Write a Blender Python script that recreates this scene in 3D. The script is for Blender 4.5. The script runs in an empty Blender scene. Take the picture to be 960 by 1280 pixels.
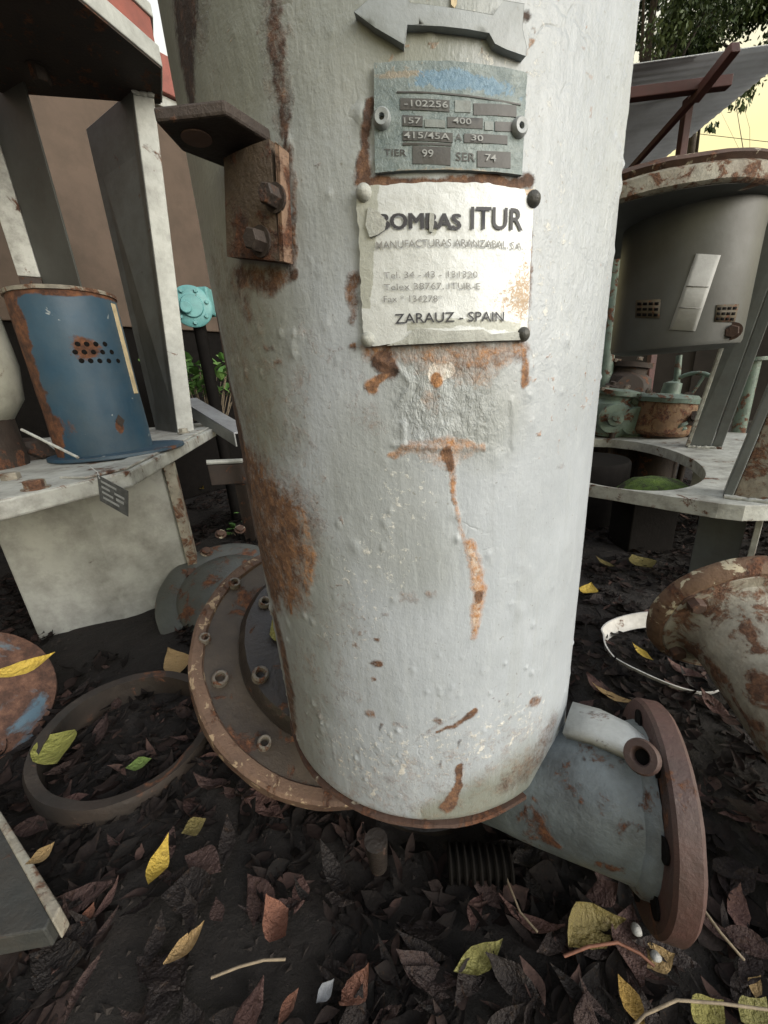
import bpy, math, random
import numpy as np
from mathutils import Vector, Matrix
random.seed(7)
rng = np.random.default_rng(11)
scene = bpy.context.scene
R_ = math.radians

# ------------------------------------------------------------------ camera
EYE = Vector((0, 0, 0.80))
FPX, PITCH, ROLL = 481.0, .32137795, -.07170049
_f = np.array([0, math.cos(PITCH), -math.sin(PITCH)])
_u = np.array([0, math.sin(PITCH), math.cos(PITCH)])
_x = np.array([1., 0, 0])
CR = _x * math.cos(ROLL) + _u * math.sin(ROLL)
CU = -_x * math.sin(ROLL) + _u * math.cos(ROLL)
cam = bpy.data.cameras.new("camera")
cam_o = bpy.data.objects.new("camera", cam)
scene.collection.objects.link(cam_o)
cam.sensor_fit = 'VERTICAL'
cam.sensor_height = 24.0
cam.lens = FPX / 1280 * 24.0
cam.clip_start, cam.clip_end = 0.02, 3000
m = Matrix.Identity(4)
for i in range(3):
    m[i][0], m[i][1], m[i][2], m[i][3] = CR[i], CU[i], -_f[i], EYE[i]
cam_o.matrix_world = m
scene.camera = cam_o

# ------------------------------------------------------------------ light
SUN_AZ, SUN_EL = 128, 21           # degrees right of the viewing direction, above the horizon
world = bpy.data.worlds.new("World")
scene.world = world
world.use_nodes = True
wn = world.node_tree
bg = wn.nodes['Background']
sky = wn.nodes.new('ShaderNodeTexSky')
sky.sky_type = 'NISHITA'
sky.sun_disc = False
sky.sun_elevation = R_(SUN_EL)
sky.sun_rotation = R_(SUN_AZ)
sky.dust_density = 3.0
sky.air_density = 1.0
hs = wn.nodes.new('ShaderNodeHueSaturation')
hs.inputs['Saturation'].default_value = 0.55
hs.inputs['Value'].default_value = 0.6
wn.links.new(sky.outputs[0], hs.inputs['Color'])
# thin overcast over the clear sky: warm and dimmer towards the horizon, grey-white overhead
wt_c = wn.nodes.new('ShaderNodeTexCoord'); ws = wn.nodes.new('ShaderNodeSeparateXYZ')
wn.links.new(wt_c.outputs['Generated'], ws.inputs[0])
wr = wn.nodes.new('ShaderNodeValToRGB')
for k_ in range(2): wr.color_ramp.elements.new(.5)
for e_, (p_, c_) in zip(wr.color_ramp.elements, ((0, (.70, .55, .16)), (.33, (.74, .61, .19)), (.58, (.66, .67, .66)), (1, (.62, .65, .70)))):
    e_.position = p_; e_.color = (*c_, 1)
wn.links.new(ws.outputs['Z'], wr.inputs[0])
wm = wn.nodes.new('ShaderNodeMix'); wm.data_type = 'RGBA'; wm.blend_type = 'ADD'; wm.clamp_result = False
wm.inputs[0].default_value = 1.0
wsc = wn.nodes.new('ShaderNodeVectorMath'); wsc.operation = 'SCALE'; wsc.inputs['Scale'].default_value = 7.6
wn.links.new(wr.outputs[0], wsc.inputs[0])
wn.links.new(hs.outputs[0], wm.inputs[6]); wn.links.new(wsc.outputs[0], wm.inputs[7])
wn.links.new(wm.outputs[2], bg.inputs['Color'])
bg.inputs['Strength'].default_value = 0.08
sun = bpy.data.lights.new("sun", 'SUN')
sun.energy = 1.45
sun.angle = R_(45)
sun.color = (1, .99, .975)
sun_o = bpy.data.objects.new("sun", sun)
scene.collection.objects.link(sun_o)
sd = Vector((math.sin(R_(SUN_AZ)) * math.cos(R_(SUN_EL)), math.cos(R_(SUN_AZ)) * math.cos(R_(SUN_EL)), math.sin(R_(SUN_EL))))
sun_o.rotation_euler = sd.to_track_quat('Z', 'Y').to_euler()
scene.view_settings.view_transform = 'Standard'
scene.view_settings.look = 'None'
scene.view_settings.gamma = 1
scene.view_settings.exposure = 1.08
scene.cycles.max_bounces = 6

# ------------------------------------------------------------------ surveying helpers
def ray(x, y):
    d = (x - 480) / FPX * CR - (y - 640) / FPX * CU + _f
    return d
def at(x, y, d):
    """point seen at photo position x,y at horizontal distance d"""
    r = ray(x, y); t = d / math.hypot(r[0], r[1])
    return Vector((r[0] * t, r[1] * t, EYE.z + r[2] * t))
def onz(x, y, z):
    r = ray(x, y); t = (z - EYE.z) / r[2]
    return Vector((r[0] * t, r[1] * t, z))
def onplane(x, y, p0, n):
    r = Vector(ray(x, y)); t = (Vector(p0) - EYE).dot(n) / r.dot(n)
    return EYE + r * t
def polar(az, d, z):
    return Vector((math.sin(R_(az)) * d, math.cos(R_(az)) * d, z))
TR = .25
TD = TR / .41370569
TC = Vector((TD * math.sin(.08446133), TD * math.cos(.08446133), 0))
TB = EYE.z - .93497876 * TD            # underside of the tank
def cyl(x, y, R=TR):
    """photo position -> angle and height on the tank wall"""
    r = ray(x, y)
    a = r[0]**2 + r[1]**2; b = r[0]*TC.x + r[1]*TC.y; c = TC.x**2 + TC.y**2 - R*R
    q = b*b - a*c
    t = (b - math.sqrt(max(q, 0))) / a
    return math.atan2(r[0]*t - TC.x, -(r[1]*t - TC.y)), EYE.z + r[2]*t
def cylp(th, z, R):
    return Vector((TC.x + R*math.sin(th), TC.y - R*math.cos(th), z))

# ------------------------------------------------------------------ numpy noise
def _hash(ix, iy, iz, seed):
    h = (ix*374761393 + iy*668265263 + iz*1440662683 + seed*974634777) & 0xffffffff
    h = ((h ^ (h >> 13)) * 1274126177) & 0xffffffff
    h = h ^ (h >> 16)
    return (h & 0xffff) / 65535.0
def vnoise(P, scale, seed=0):
    P = np.asarray(P, float) * scale
    i = np.floor(P).astype(np.int64); f = P - i; f = f*f*(3-2*f)
    out = 0
    for dx in (0, 1):
        for dy in (0, 1):
            for dz in (0, 1):
                w = (f[..., 0] if dx else 1-f[..., 0])*(f[..., 1] if dy else 1-f[..., 1])*(f[..., 2] if dz else 1-f[..., 2])
                out = out + w*_hash(i[..., 0]+dx, i[..., 1]+dy, i[..., 2]+dz, seed)
    return out
def fbm(P, scale, seed=0, oct=4):
    o = 0; a = .5; s = 0
    for k in range(oct):
        o = o + a*vnoise(P, scale*2**k, seed+k); s += a; a *= .5
    return o/s

# ------------------------------------------------------------------ object helpers
COL = scene.collection
def tag(o, label=None, cat=None, group=None, kind=None):
    if label: o['label'] = label
    if cat: o['category'] = cat
    if group: o['group'] = group
    if kind: o['kind'] = kind
    return o
def thing(name, label, cat, loc, group=None):
    o = bpy.data.objects.new(name, None)
    o.empty_display_size = .05
    COL.objects.link(o); o.location = loc
    return tag(o, label, cat, group)
def root_loc(o):
    p = Vector(o.location)
    while o.parent:
        o = o.parent; p = p + Vector(o.location)
    return p
class MB:
    def __init__(s): s.v = []; s.f = []; s.uv = None
    def add(s, vs, fs):
        b = len(s.v); s.v += [tuple(v) for v in vs]; s.f += [tuple(i+b for i in f) for f in fs]; return s
    def prism(s, pts, ext):
        """polygon (list of points) pushed along vector ext"""
        n = len(pts); e = Vector(ext)
        vs = [Vector(p) for p in pts] + [Vector(p)+e for p in pts]
        fs = [tuple(range(n))[::-1], tuple(range(n, 2*n))] + [(i, (i+1) % n, n+(i+1) % n, n+i) for i in range(n)]
        return s.add(vs, fs)
    def box(s, c, ax, ay, az):
        c = Vector(c); ax = Vector(ax); ay = Vector(ay); az = Vector(az)
        p = [c-ax-ay-az, c+ax-ay-az, c+ax+ay-az, c-ax+ay-az]
        return s.prism(p, az*2)
    def tube(s, path, r, n=10, caps=True):
        path = [Vector(p) for p in path]; k = len(path)
        rr = r if isinstance(r, (list, tuple)) else [r]*k
        vs = []; prev = None
        for i, p in enumerate(path):
            t = (path[min(i+1, k-1)] - path[max(i-1, 0)]).normalized()
            if prev is None:
                a = t.orthogonal().normalized()
            else:
                a = (prev - t*prev.dot(t)).normalized()
            prev = a; b = t.cross(a)
            for j in range(n):
                q = 2*math.pi*j/n
                vs.append(p + (a*math.cos(q)+b*math.sin(q))*rr[i])
        fs = [(i*n+j, i*n+(j+1) % n, (i+1)*n+(j+1) % n, (i+1)*n+j) for i in range(k-1) for j in range(n)]
        if caps: fs += [tuple(range(n))[::-1], tuple(range((k-1)*n, k*n))]
        return s.add(vs, fs)
    def lathe(s, prof, o, axis, n=32, arc=None, xh=None):
        o = Vector(o); w = Vector(axis).normalized()
        a = (Vector(xh) - w*Vector(xh).dot(w)).normalized() if xh else w.orthogonal().normalized()
        b = w.cross(a)
        vs = []; fs = []; k = len(prof)
        full = arc is None
        a0, a1 = (0, 2*math.pi) if full else arc
        m_ = n if full else n+1
        for j in range(m_):
            q = a0 + (a1-a0)*j/n
            e = a*math.cos(q)+b*math.sin(q)
            for (r, h) in prof: vs.append(o + e*r + w*h)
        for j in range(n):
            jj = (j+1) % m_
            for i in range(k-1):
                r0, r1 = prof[i][0], prof[i+1][0]
                if r0 < 1e-6 and r1 < 1e-6: continue
                q = (j*k+i, jj*k+i, jj*k+i+1, j*k+i+1)
                fs.append(q)
        if not full and prof[0] == prof[-1]:
            fs += [tuple(range(k-1))[::-1], tuple(n*k+i for i in range(k-1))]
        return s.add(vs, fs)
    def build(s, name, mat, parent=None, smooth=None, bevel=0, loc=None, warp=None):
        base = root_loc(parent) if parent is not None else (Vector(loc) if loc is not None else Vector((0, 0, 0)))
        V = np.array(s.v, float)
        if warp:
            amp, sc = warp
            for k in range(3): V[:, k] += (fbm(V, sc, 31+k, 3)-.5)*2*amp
        V = V - np.array(base)
        me = bpy.data.meshes.new(name)
        me.from_pydata(V.tolist(), [], s.f)
        me.validate(); me.update()
        if mat: me.materials.append(mat)
        if smooth:
            me.polygons.foreach_set('use_smooth', [True]*len(me.polygons))
            me.set_sharp_from_angle(angle=R_(smooth))
        o = bpy.data.objects.new(name, me)
        COL.objects.link(o)
        if parent is not None: o.parent = parent
        else: o.location = base
        if bevel:
            b = o.modifiers.new('edge', 'BEVEL'); b.width = bevel; b.segments = 2; b.limit_method = 'ANGLE'; b.angle_limit = R_(35)
        return o
def hexbolt(o, axis, r, h, name, mat, parent, washer=True):
    b = MB()
    if washer: b.lathe([(0, 0), (r*1.35, 0), (r*1.35, h*.18), (0, h*.18)], o, axis, 16)
    b.lathe([(0, h*.18), (r, h*.18), (r, h*.9), (r*.85, h), (0, h)], o, axis, 6)
    return b.build(name, mat, parent, bevel=0)
def nutcollar(o, axis, r, h, name, mat, parent):
    return MB().lathe([(r*.55, -h*.2), (r, -h*.2), (r, h*.8), (r*.85, h), (r*.62, h), (r*.55, h*.8), (r*.55, -h*.2)], o, axis, 14).build(name, mat, parent, smooth=40)

# ------------------------------------------------------------------ materials
def nd(nt, t, **k):
    n = nt.nodes.new(t)
    for a, b in k.items(): setattr(n, a, b)
    return n
def lk(nt, a, b): nt.links.new(a, b)
def noise(nt, vec, scale, detail=5, rough=.6, dist=0):
    n = nd(nt, 'ShaderNodeTexNoise')
    n.inputs['Scale'].default_value = scale; n.inputs['Detail'].default_value = detail
    n.inputs['Roughness'].default_value = rough; n.inputs['Distortion'].default_value = dist
    lk(nt, vec, n.inputs['Vector']); return n.outputs['Fac']
def ramp(nt, fac, stops, interp='LINEAR'):
    r = nd(nt, 'ShaderNodeValToRGB'); cr = r.color_ramp; cr.interpolation = interp
    while len(cr.elements) < len(stops): cr.elements.new(.5)
    for e, (p, c) in zip(cr.elements, stops):
        e.position = p; e.color = (c, c, c, 1) if not isinstance(c, (tuple, list)) else (*c[:3], 1)
    lk(nt, fac, r.inputs[0]); return r.outputs[0]
def mix(nt, fac, a, b, mode='MIX'):
    n = nd(nt, 'ShaderNodeMix', data_type='RGBA', blend_type=mode)
    for s, v in (('Factor', fac), ('A', a), ('B', b)):
        inp = n.inputs[s] if s != 'Factor' else n.inputs[0]
        if s == 'A': inp = n.inputs[6]
        if s == 'B': inp = n.inputs[7]
        if isinstance(v, (int, float)): inp.default_value = v if s == 'Factor' else (v, v, v, 1)
        elif isinstance(v, (tuple, list)): inp.default_value = (*v[:3], 1)
        else: lk(nt, v, inp)
    return n.outputs[2]
def mth(nt, op, a, b=0, c=None, clamp=False):
    n = nd(nt, 'ShaderNodeMath', operation=op, use_clamp=clamp)
    for i, v in enumerate((a, b) if c is None else (a, b, c)):
        if isinstance(v, (int, float)): n.inputs[i].default_value = v
        else: lk(nt, v, n.inputs[i])
    return n.outputs[0]
def bump(nt, h, dist, strength=1.0, nrm=None):
    b = nd(nt, 'ShaderNodeBump'); b.inputs['Distance'].default_value = dist; b.inputs['Strength'].default_value = strength
    lk(nt, h, b.inputs['Height'])
    if nrm: lk(nt, nrm, b.inputs['Normal'])
    return b.outputs[0]
def newmat(name):
    mt = bpy.data.materials.new(name); mt.use_nodes = True
    nt = mt.node_tree
    p = nt.nodes['Principled BSDF']
    return mt, nt, p
RUST = [(.25, (.018, .010, .007)), (.42, (.055, .024, .014)), (.58, (.13, .052, .024)), (.75, (.24, .105, .04))]
def worn(name, c1, c2=None, rust=.3, scale=9, rough=.5, dirt=.3, bumpd=.0015, rustc=RUST, metal=0, chips=None, attr=None, dirtc=(.045, .036, .027), streak=False, edge=0, chipt=.60):
    """painted or bare metal with rust, dirt and uneven colour"""
    mt, nt, p = newmat(name)
    tc = nd(nt, 'ShaderNodeTexCoord'); v = tc.outputs['Object']
    c2 = c2 or tuple(x*.8 for x in c1)
    big = noise(nt, v, scale*.5, 6, .65)
    col = mix(nt, ramp(nt, big, [(.35, 0.), (.65, 1.)]), c1, c2)
    # dirt
    gv = v
    if streak:
        mp = nd(nt, 'ShaderNodeMapping'); mp.inputs['Scale'].default_value = (1, 1, .12); lk(nt, v, mp.inputs['Vector']); gv = mp.outputs[0]
    g = noise(nt, gv, scale*1.3, 8, .7)
    gm = mth(nt, 'MULTIPLY', ramp(nt, g, [(.42, 0.), (.72, 1.)]), dirt)
    col = mix(nt, gm, col, dirtc)
    if chips:
        ch = noise(nt, v, scale*2.2, 4, .55, .6)
        cm = ramp(nt, ch, [(chipt, 0.), (chipt+.025, 1.)])
        col = mix(nt, cm, col, chips)
    # rust
    rn = noise(nt, v, scale, 9, .68, .4)
    if attr:
        an = nd(nt, 'ShaderNodeAttribute', attribute_name=attr)
        rn = mth(nt, 'ADD', mth(nt, 'MULTIPLY', an.outputs['Fac'], .55), rn)
    if edge:
        bv = nd(nt, 'ShaderNodeBevel', samples=4); bv.inputs['Radius'].default_value = edge
        ge = nd(nt, 'ShaderNodeNewGeometry')
        dp = nd(nt, 'ShaderNodeVectorMath', operation='DOT_PRODUCT'); lk(nt, bv.outputs[0], dp.inputs[0]); lk(nt, ge.outputs['Normal'], dp.inputs[1])
        em = mth(nt, 'MULTIPLY', mth(nt, 'SUBTRACT', 1.0, dp.outputs['Value'], clamp=True), 1.5, clamp=True)
        rn = mth(nt, 'ADD', rn, mth(nt, 'MULTIPLY', em, mth(nt, 'ADD', .02, mth(nt, 'MULTIPLY', noise(nt, v, scale*2.5, 4, .6), .45))))
    t = .5 + (.5-rust)*.42
    rm = ramp(nt, rn, [(max(t-.03, 0), 0.), (min(t+.03, 1), 1.)])
    rc = ramp(nt, noise(nt, v, scale*5, 7, .7), rustc)
    col = mix(nt, rm, col, rc)
    lk(nt, col, p.inputs['Base Color'])
    ro = mth(nt, 'ADD', mth(nt, 'MULTIPLY', rm, .88-rough), mth(nt, 'ADD', rough-.08, mth(nt, 'MULTIPLY', g, .2)))
    lk(nt, ro, p.inputs['Roughness'])
    p.inputs['Metallic'].default_value = metal
    h = mth(nt, 'ADD', mth(nt, 'MULTIPLY', noise(nt, v, scale*6, 6, .65), mth(nt, 'ADD', mth(nt, 'MULTIPLY', rm, .8), .35)), mth(nt, 'MULTIPLY', rm, -.3))
    lk(nt, bump(nt, h, bumpd*3), p.inputs['Normal'])
    return mt
def plain(name, c, rough=.6, sc=30, var=.25, bd=.0006, metal=0):
    mt, nt, p = newmat(name)
    tc = nd(nt, 'ShaderNodeTexCoord'); v = tc.outputs['Object']
    n = noise(nt, v, sc, 5, .6)
    col = mix(nt, ramp(nt, n, [(.3, 0.), (.7, 1.)]), tuple(x*(1-var) for x in c), tuple(min(1, x*(1+var)) for x in c))
    p.inputs['Specular IOR Level'].default_value = .08 if max(c) < .02 else .5
    lk(nt, col, p.inputs['Base Color']); p.inputs['Roughness'].default_value = rough; p.inputs['Metallic'].default_value = metal
    lk(nt, bump(nt, noise(nt, v, sc*4, 4, .6), bd*2), p.inputs['Normal'])
    return mt
M = {}
M['rust'] = worn('rust_iron', (.075, .038, .025), (.05, .027, .019), .35, 14, .75, .4, .002, chips=(.28, .25, .19))
M['rust_red'] = worn('red_oxide_iron', (.092, .044, .037), (.045, .025, .022), .22, 13, .6, .4, .002)
M['dark_rust'] = worn('dark_rusted_iron', (.035, .022, .016), (.02, .014, .011), .3, 16, .7, .4, .002)
M['rust_cream'] = worn('peeled_paint_iron', (.31, .30, .25), (.20, .165, .125), .42, 17, .6, .6, .0025, rustc=[(.25, (.035, .02, .014)), (.42, (.09, .045, .028)), (.58, (.16, .08, .045)), (.75, (.27, .15, .09))])
M['white_steel'] = worn('chalky_white_steel', (.45, .465, .44), (.37, .385, .365), .10, 10, .5, .42, .0012, edge=.007)
M['white_wear'] = worn('worn_white_steel', (.45, .465, .44), (.34, .345, .315), .22, 12, .55, .65, .0018, edge=.008)
M['grey_steel'] = worn('grey_painted_steel', (.27, .285, .28), (.20, .21, .21), .10, 8, .5, .35, .001)
M['pedestal'] = worn('pedestal_paint', (.38, .39, .365), (.26, .27, .255), .06, 6, .55, .6, .0008, edge=.006)
M['drum_grey'] = worn('drum_grey', (.088, .092, .088), (.062, .066, .062), .05, 5, .5, .35, .0008)
M['blue'] = worn('blue_paint', (.024, .068, .112), (.016, .046, .078), .12, 7, .45, .22, .0008, attr='rust', dirtc=(.10, .11, .10), edge=.006, chips=(.26, .29, .30), chipt=.68)
M['teal'] = worn('teal_paint', (.14, .36, .36), (.10, .28, .29), .08, 18, .45, .25, .001)
M['green_paint'] = worn('pale_green_paint', (.15, .215, .175), (.085, .12, .10), .36, 14, .5, .4, .002)
M['red_paint'] = worn('red_primer', (.085, .022, .020), (.05, .016, .014), .12, 8, .6, .3, .0008)
M['red_band'] = worn('red_band', (.30, .085, .06), (.22, .07, .055), .12, 12, .6, .3, .0008)
M['outlet'] = worn('outlet_blue_grey', (.18, .215, .235), (.07, .083, .092), .28, 17, .38, .35, .002)
M['disc'] = worn('muddy_rust_disc', (.070, .052, .035), (.026, .019, .014), .34, 13, .55, .4, .002)
M['disc_rim'] = worn('rusty_rim', (.15, .09, .058), (.08, .046, .032), .3, 22, .7, .3, .003, chips=(.30, .22, .14))
M['hub'] = worn('oily_black_iron', (.016, .014, .013), (.028, .022, .018), .2, 16, .3, .3, .002)
M['bolt'] = worn('bolt_steel', (.19, .17, .14), (.09, .075, .06), .36, 60, .4, .3, .0006)
M['post_grey'] = worn('post_grey', (.125, .138, .138), (.09, .10, .10), .08, 8, .42, .45, .001)
M['tan_wall'] = worn('tan_render', (.112, .079, .058), (.085, .060, .044), .0, 3, .85, .6, .001)
M['black_gap'] = plain('tarred_black', (.007, .0062, .0058), .8)
M['paper'] = plain('paper_white', (.34, .345, .335), .7, 20, .1)
M['pale_strip'] = plain('cream_tape', (.52, .42, .26), .6, 40, .25)
M['screw'] = plain('dark_screw', (.05, .05, .045), .5, 80, .4)
M['ink'] = plain('ink_black', (.028, .028, .034), .6, 200, .2, .00005)
M['ink_grey'] = plain('ink_grey', (.20, .20, .19), .6, 300, .35, .00005)
M['field'] = worn('data_field', (.033, .030, .027), (.06, .06, .056), 0.05, 45, .5, .35, .0002, dirtc=(.09, .10, .095))
M['caption'] = worn('caption_patch', (.19, .215, .205), (.13, .15, .145), .05, 60, .5, .5, .0003)
M['field_ink'] = plain('stamped_figures', (.22, .23, .225), .5, 200, .3, .00005)
M['tag_black'] = worn('tag_black', (.05, .055, .055), (.03, .032, .032), .05, 60, .5, .3, .0003, dirtc=(.2, .2, .2))
M['band_white'] = worn('white_band', (.62, .62, .60), (.50, .49, .46), .16, 20, .45, .35, .001)
M['roof'] = worn('zinc_roof', (.58, .615, .65), (.48, .51, .54), .04, 2, .5, .35, .001, streak=True)
M['shed_wall'] = plain('shed_dark_boards', (.022, .018, .016), .9, 3, .4)
M['twig'] = plain('dry_twig', (.20, .16, .11), .8, 60, .3)
M['arrow_'] = worn('barrel_grey', (.36, .38, .37), (.27, .29, .275), .14, 10, .45, .4, .0015)
M['pale_rust'] = worn('pale_rusty_edge', (.24, .155, .10), (.13, .075, .05), .48, 30, .6, .3, .002)
M['dark_plate'] = worn('dark_plate', (.040, .042, .039), (.024, .025, .023), .2, 12, .6, .5, .002, edge=.006)
M['wire'] = plain('bright_wire', (.4, .4, .38), .35, 80, .2, metal=.7)
M['pebble'] = plain('white_pebble', (.24, .24, .23), .5, 60, .3)
M['bark'] = plain('tree_bark', (.05, .038, .028), .9, 12, .4, .004)
M['galv'] = worn('galvanised', (.30, .32, .34), (.22, .23, .25), .05, 20, .35, .3, .0008, metal=.3)
def leafmat(name, stops, rough=.55, attr=None, trans=0):
    mt, nt, p = newmat(name)
    if attr:
        a = nd(nt, 'ShaderNodeAttribute', attribute_name=attr); f = a.outputs['Fac']
    else:
        a = nd(nt, 'ShaderNodeObjectInfo'); f = a.outputs['Random']
    tc = nd(nt, 'ShaderNodeTexCoord'); v = tc.outputs['Object']
    n = noise(nt, v, 55, 5, .65)
    f2 = mth(nt, 'ADD', f, mth(nt, 'MULTIPLY', mth(nt, 'SUBTRACT', n, .5), .55), clamp=True)
    col = ramp(nt, f2, stops)
    spot = ramp(nt, noise(nt, v, 130 if attr else 7, 5, .65), [(.60, 0.), (.74, .7)])
    col = mix(nt, spot, col, (.045, .024, .012))
    if not attr:
        sp = nd(nt, 'ShaderNodeSeparateXYZ'); lk(nt, v, sp.inputs[0])
        ay = mth(nt, 'ABSOLUTE', sp.outputs[1])
        vein = mth(nt, 'SINE', mth(nt, 'MULTIPLY', mth(nt, 'SUBTRACT', sp.outputs[0], mth(nt, 'MULTIPLY', ay, .9)), 85))
        vm = mth(nt, 'MULTIPLY', ramp(nt, vein, [(.80, 0.), (1., 1.)]), .18)
        col = mix(nt, vm, col, mix(nt, .5, col, (.02, .014, .008)))
        n = mth(nt, 'ADD', mth(nt, 'MULTIPLY', noise(nt, v, 9, 4, .6), 1.), mth(nt, 'MULTIPLY', vm, .1))
        lk(nt, bump(nt, n, .011), p.inputs['Normal'])
    lk(nt, col, p.inputs['Base Color']); p.inputs['Roughness'].default_value = rough
    if attr: lk(nt, bump(nt, noise(nt, v, 220, 3, .6), .0012), p.inputs['Normal'])
    p.inputs['Specular IOR Level'].default_value = .18 if attr == 'tint' and 'litter' in name else .35
    return mt
M['leaf_yellow'] = leafmat('leaf_yellow', [(0, (.40, .28, .05)), (.5, (.48, .34, .055)), (1, (.26, .16, .045))])
M['leaf_olive'] = leafmat('leaf_olive', [(0, (.19, .18, .06)), (.5, (.26, .24, .07)), (1, (.14, .11, .04))])
M['leaf_green'] = leafmat('leaf_green', [(0, (.10, .18, .04)), (.5, (.14, .21, .055)), (1, (.2, .2, .05))])
M['leaf_tan'] = leafmat('leaf_tan', [(0, (.30, .20, .09)), (.5, (.36, .25, .11)), (1, (.24, .15, .06))])
M['leaf_red'] = leafmat('leaf_red', [(0, (.14, .06, .04)), (.5, (.19, .085, .055)), (1, (.09, .04, .027))])
M['leaf_brown'] = leafmat('leaf_brown', [(0, (.008, .006, .0055)), (.45, (.018, .012, .011)), (.75, (.055, .031, .027)), (1, (.115, .062, .052))], .65)
M['litter'] = leafmat('litter', [(0, (.006, .005, .0045)), (.5, (.013, .0095, .0085)), (.85, (.026, .017, .015)), (1, (.060, .036, .030))], .8, 'tint')
M['foliage'] = leafmat('foliage', [(0, (.030, .050, .016)), (.6, (.050, .080, .022)), (1, (.09, .12, .04))], .5, 'tint')
M['plant'] = leafmat('plant', [(0, (.07, .16, .04)), (.6, (.11, .23, .055)), (1, (.16, .28, .08))], .45, 'tint')

# ------------------------------------------------------------------ ground
def ground_h(x, y):
    P = np.stack([np.asarray(x, float), np.asarray(y, float), np.zeros_like(np.asarray(x, float))], -1)
    return (fbm(P, 2.2, 5, 3)-.5)*.05 + (fbm(P, 14, 9, 3)-.5)*.022
def gh(x, y): return float(ground_h(np.array([x]), np.array([y]))[0])
def make_ground():
    mt, nt, p = newmat('dark_soil')
    v = nd(nt, 'ShaderNodeTexCoord').outputs['Object']
    n = noise(nt, v, 9, 9, .7)
    col = ramp(nt, n, [(.3, (.008, .0065, .0055)), (.55, (.017, .013, .011)), (.75, (.035, .026, .021))])
    lk(nt, col, p.inputs['Base Color']); p.inputs['Roughness'].default_value = .85
    lk(nt, bump(nt, noise(nt, v, 45, 8, .72), .03), p.inputs['Normal'])
    xs = np.concatenate([[-900, -200, -40, -12, -6, -4], np.linspace(-3, 3.4, 320), [4.5, 6, 12, 40, 200, 900]])
    ys = np.concatenate([[-900, -200, -40, -10, -3, -1], np.linspace(-.4, 4, 220), [5, 6, 8, 12, 30, 100, 300, 1500]])
    X, Y = np.meshgrid(xs, ys)
    near = ((np.abs(X) < 4) & (Y > -.5) & (Y < 4.5))
    Z = np.where(near, ground_h(X, Y), -.02)
    nx, ny = len(xs), len(ys)
    V = np.stack([X, Y, Z], -1).reshape(-1, 3)
    idx = np.arange(nx*ny).reshape(ny, nx)
    F = np.stack([idx[:-1, :-1], idx[:-1, 1:], idx[1:, 1:], idx[1:, :-1]], -1).reshape(-1, 4)
    me = bpy.data.meshes.new('ground'); me.from_pydata(V.tolist(), [], F.tolist())
    me.polygons.foreach_set('use_smooth', [True]*len(me.polygons)); me.materials.append(mt)
    o = bpy.data.objects.new('ground', me); COL.objects.link(o)
    tag(o, kind='structure')
make_ground()

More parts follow.
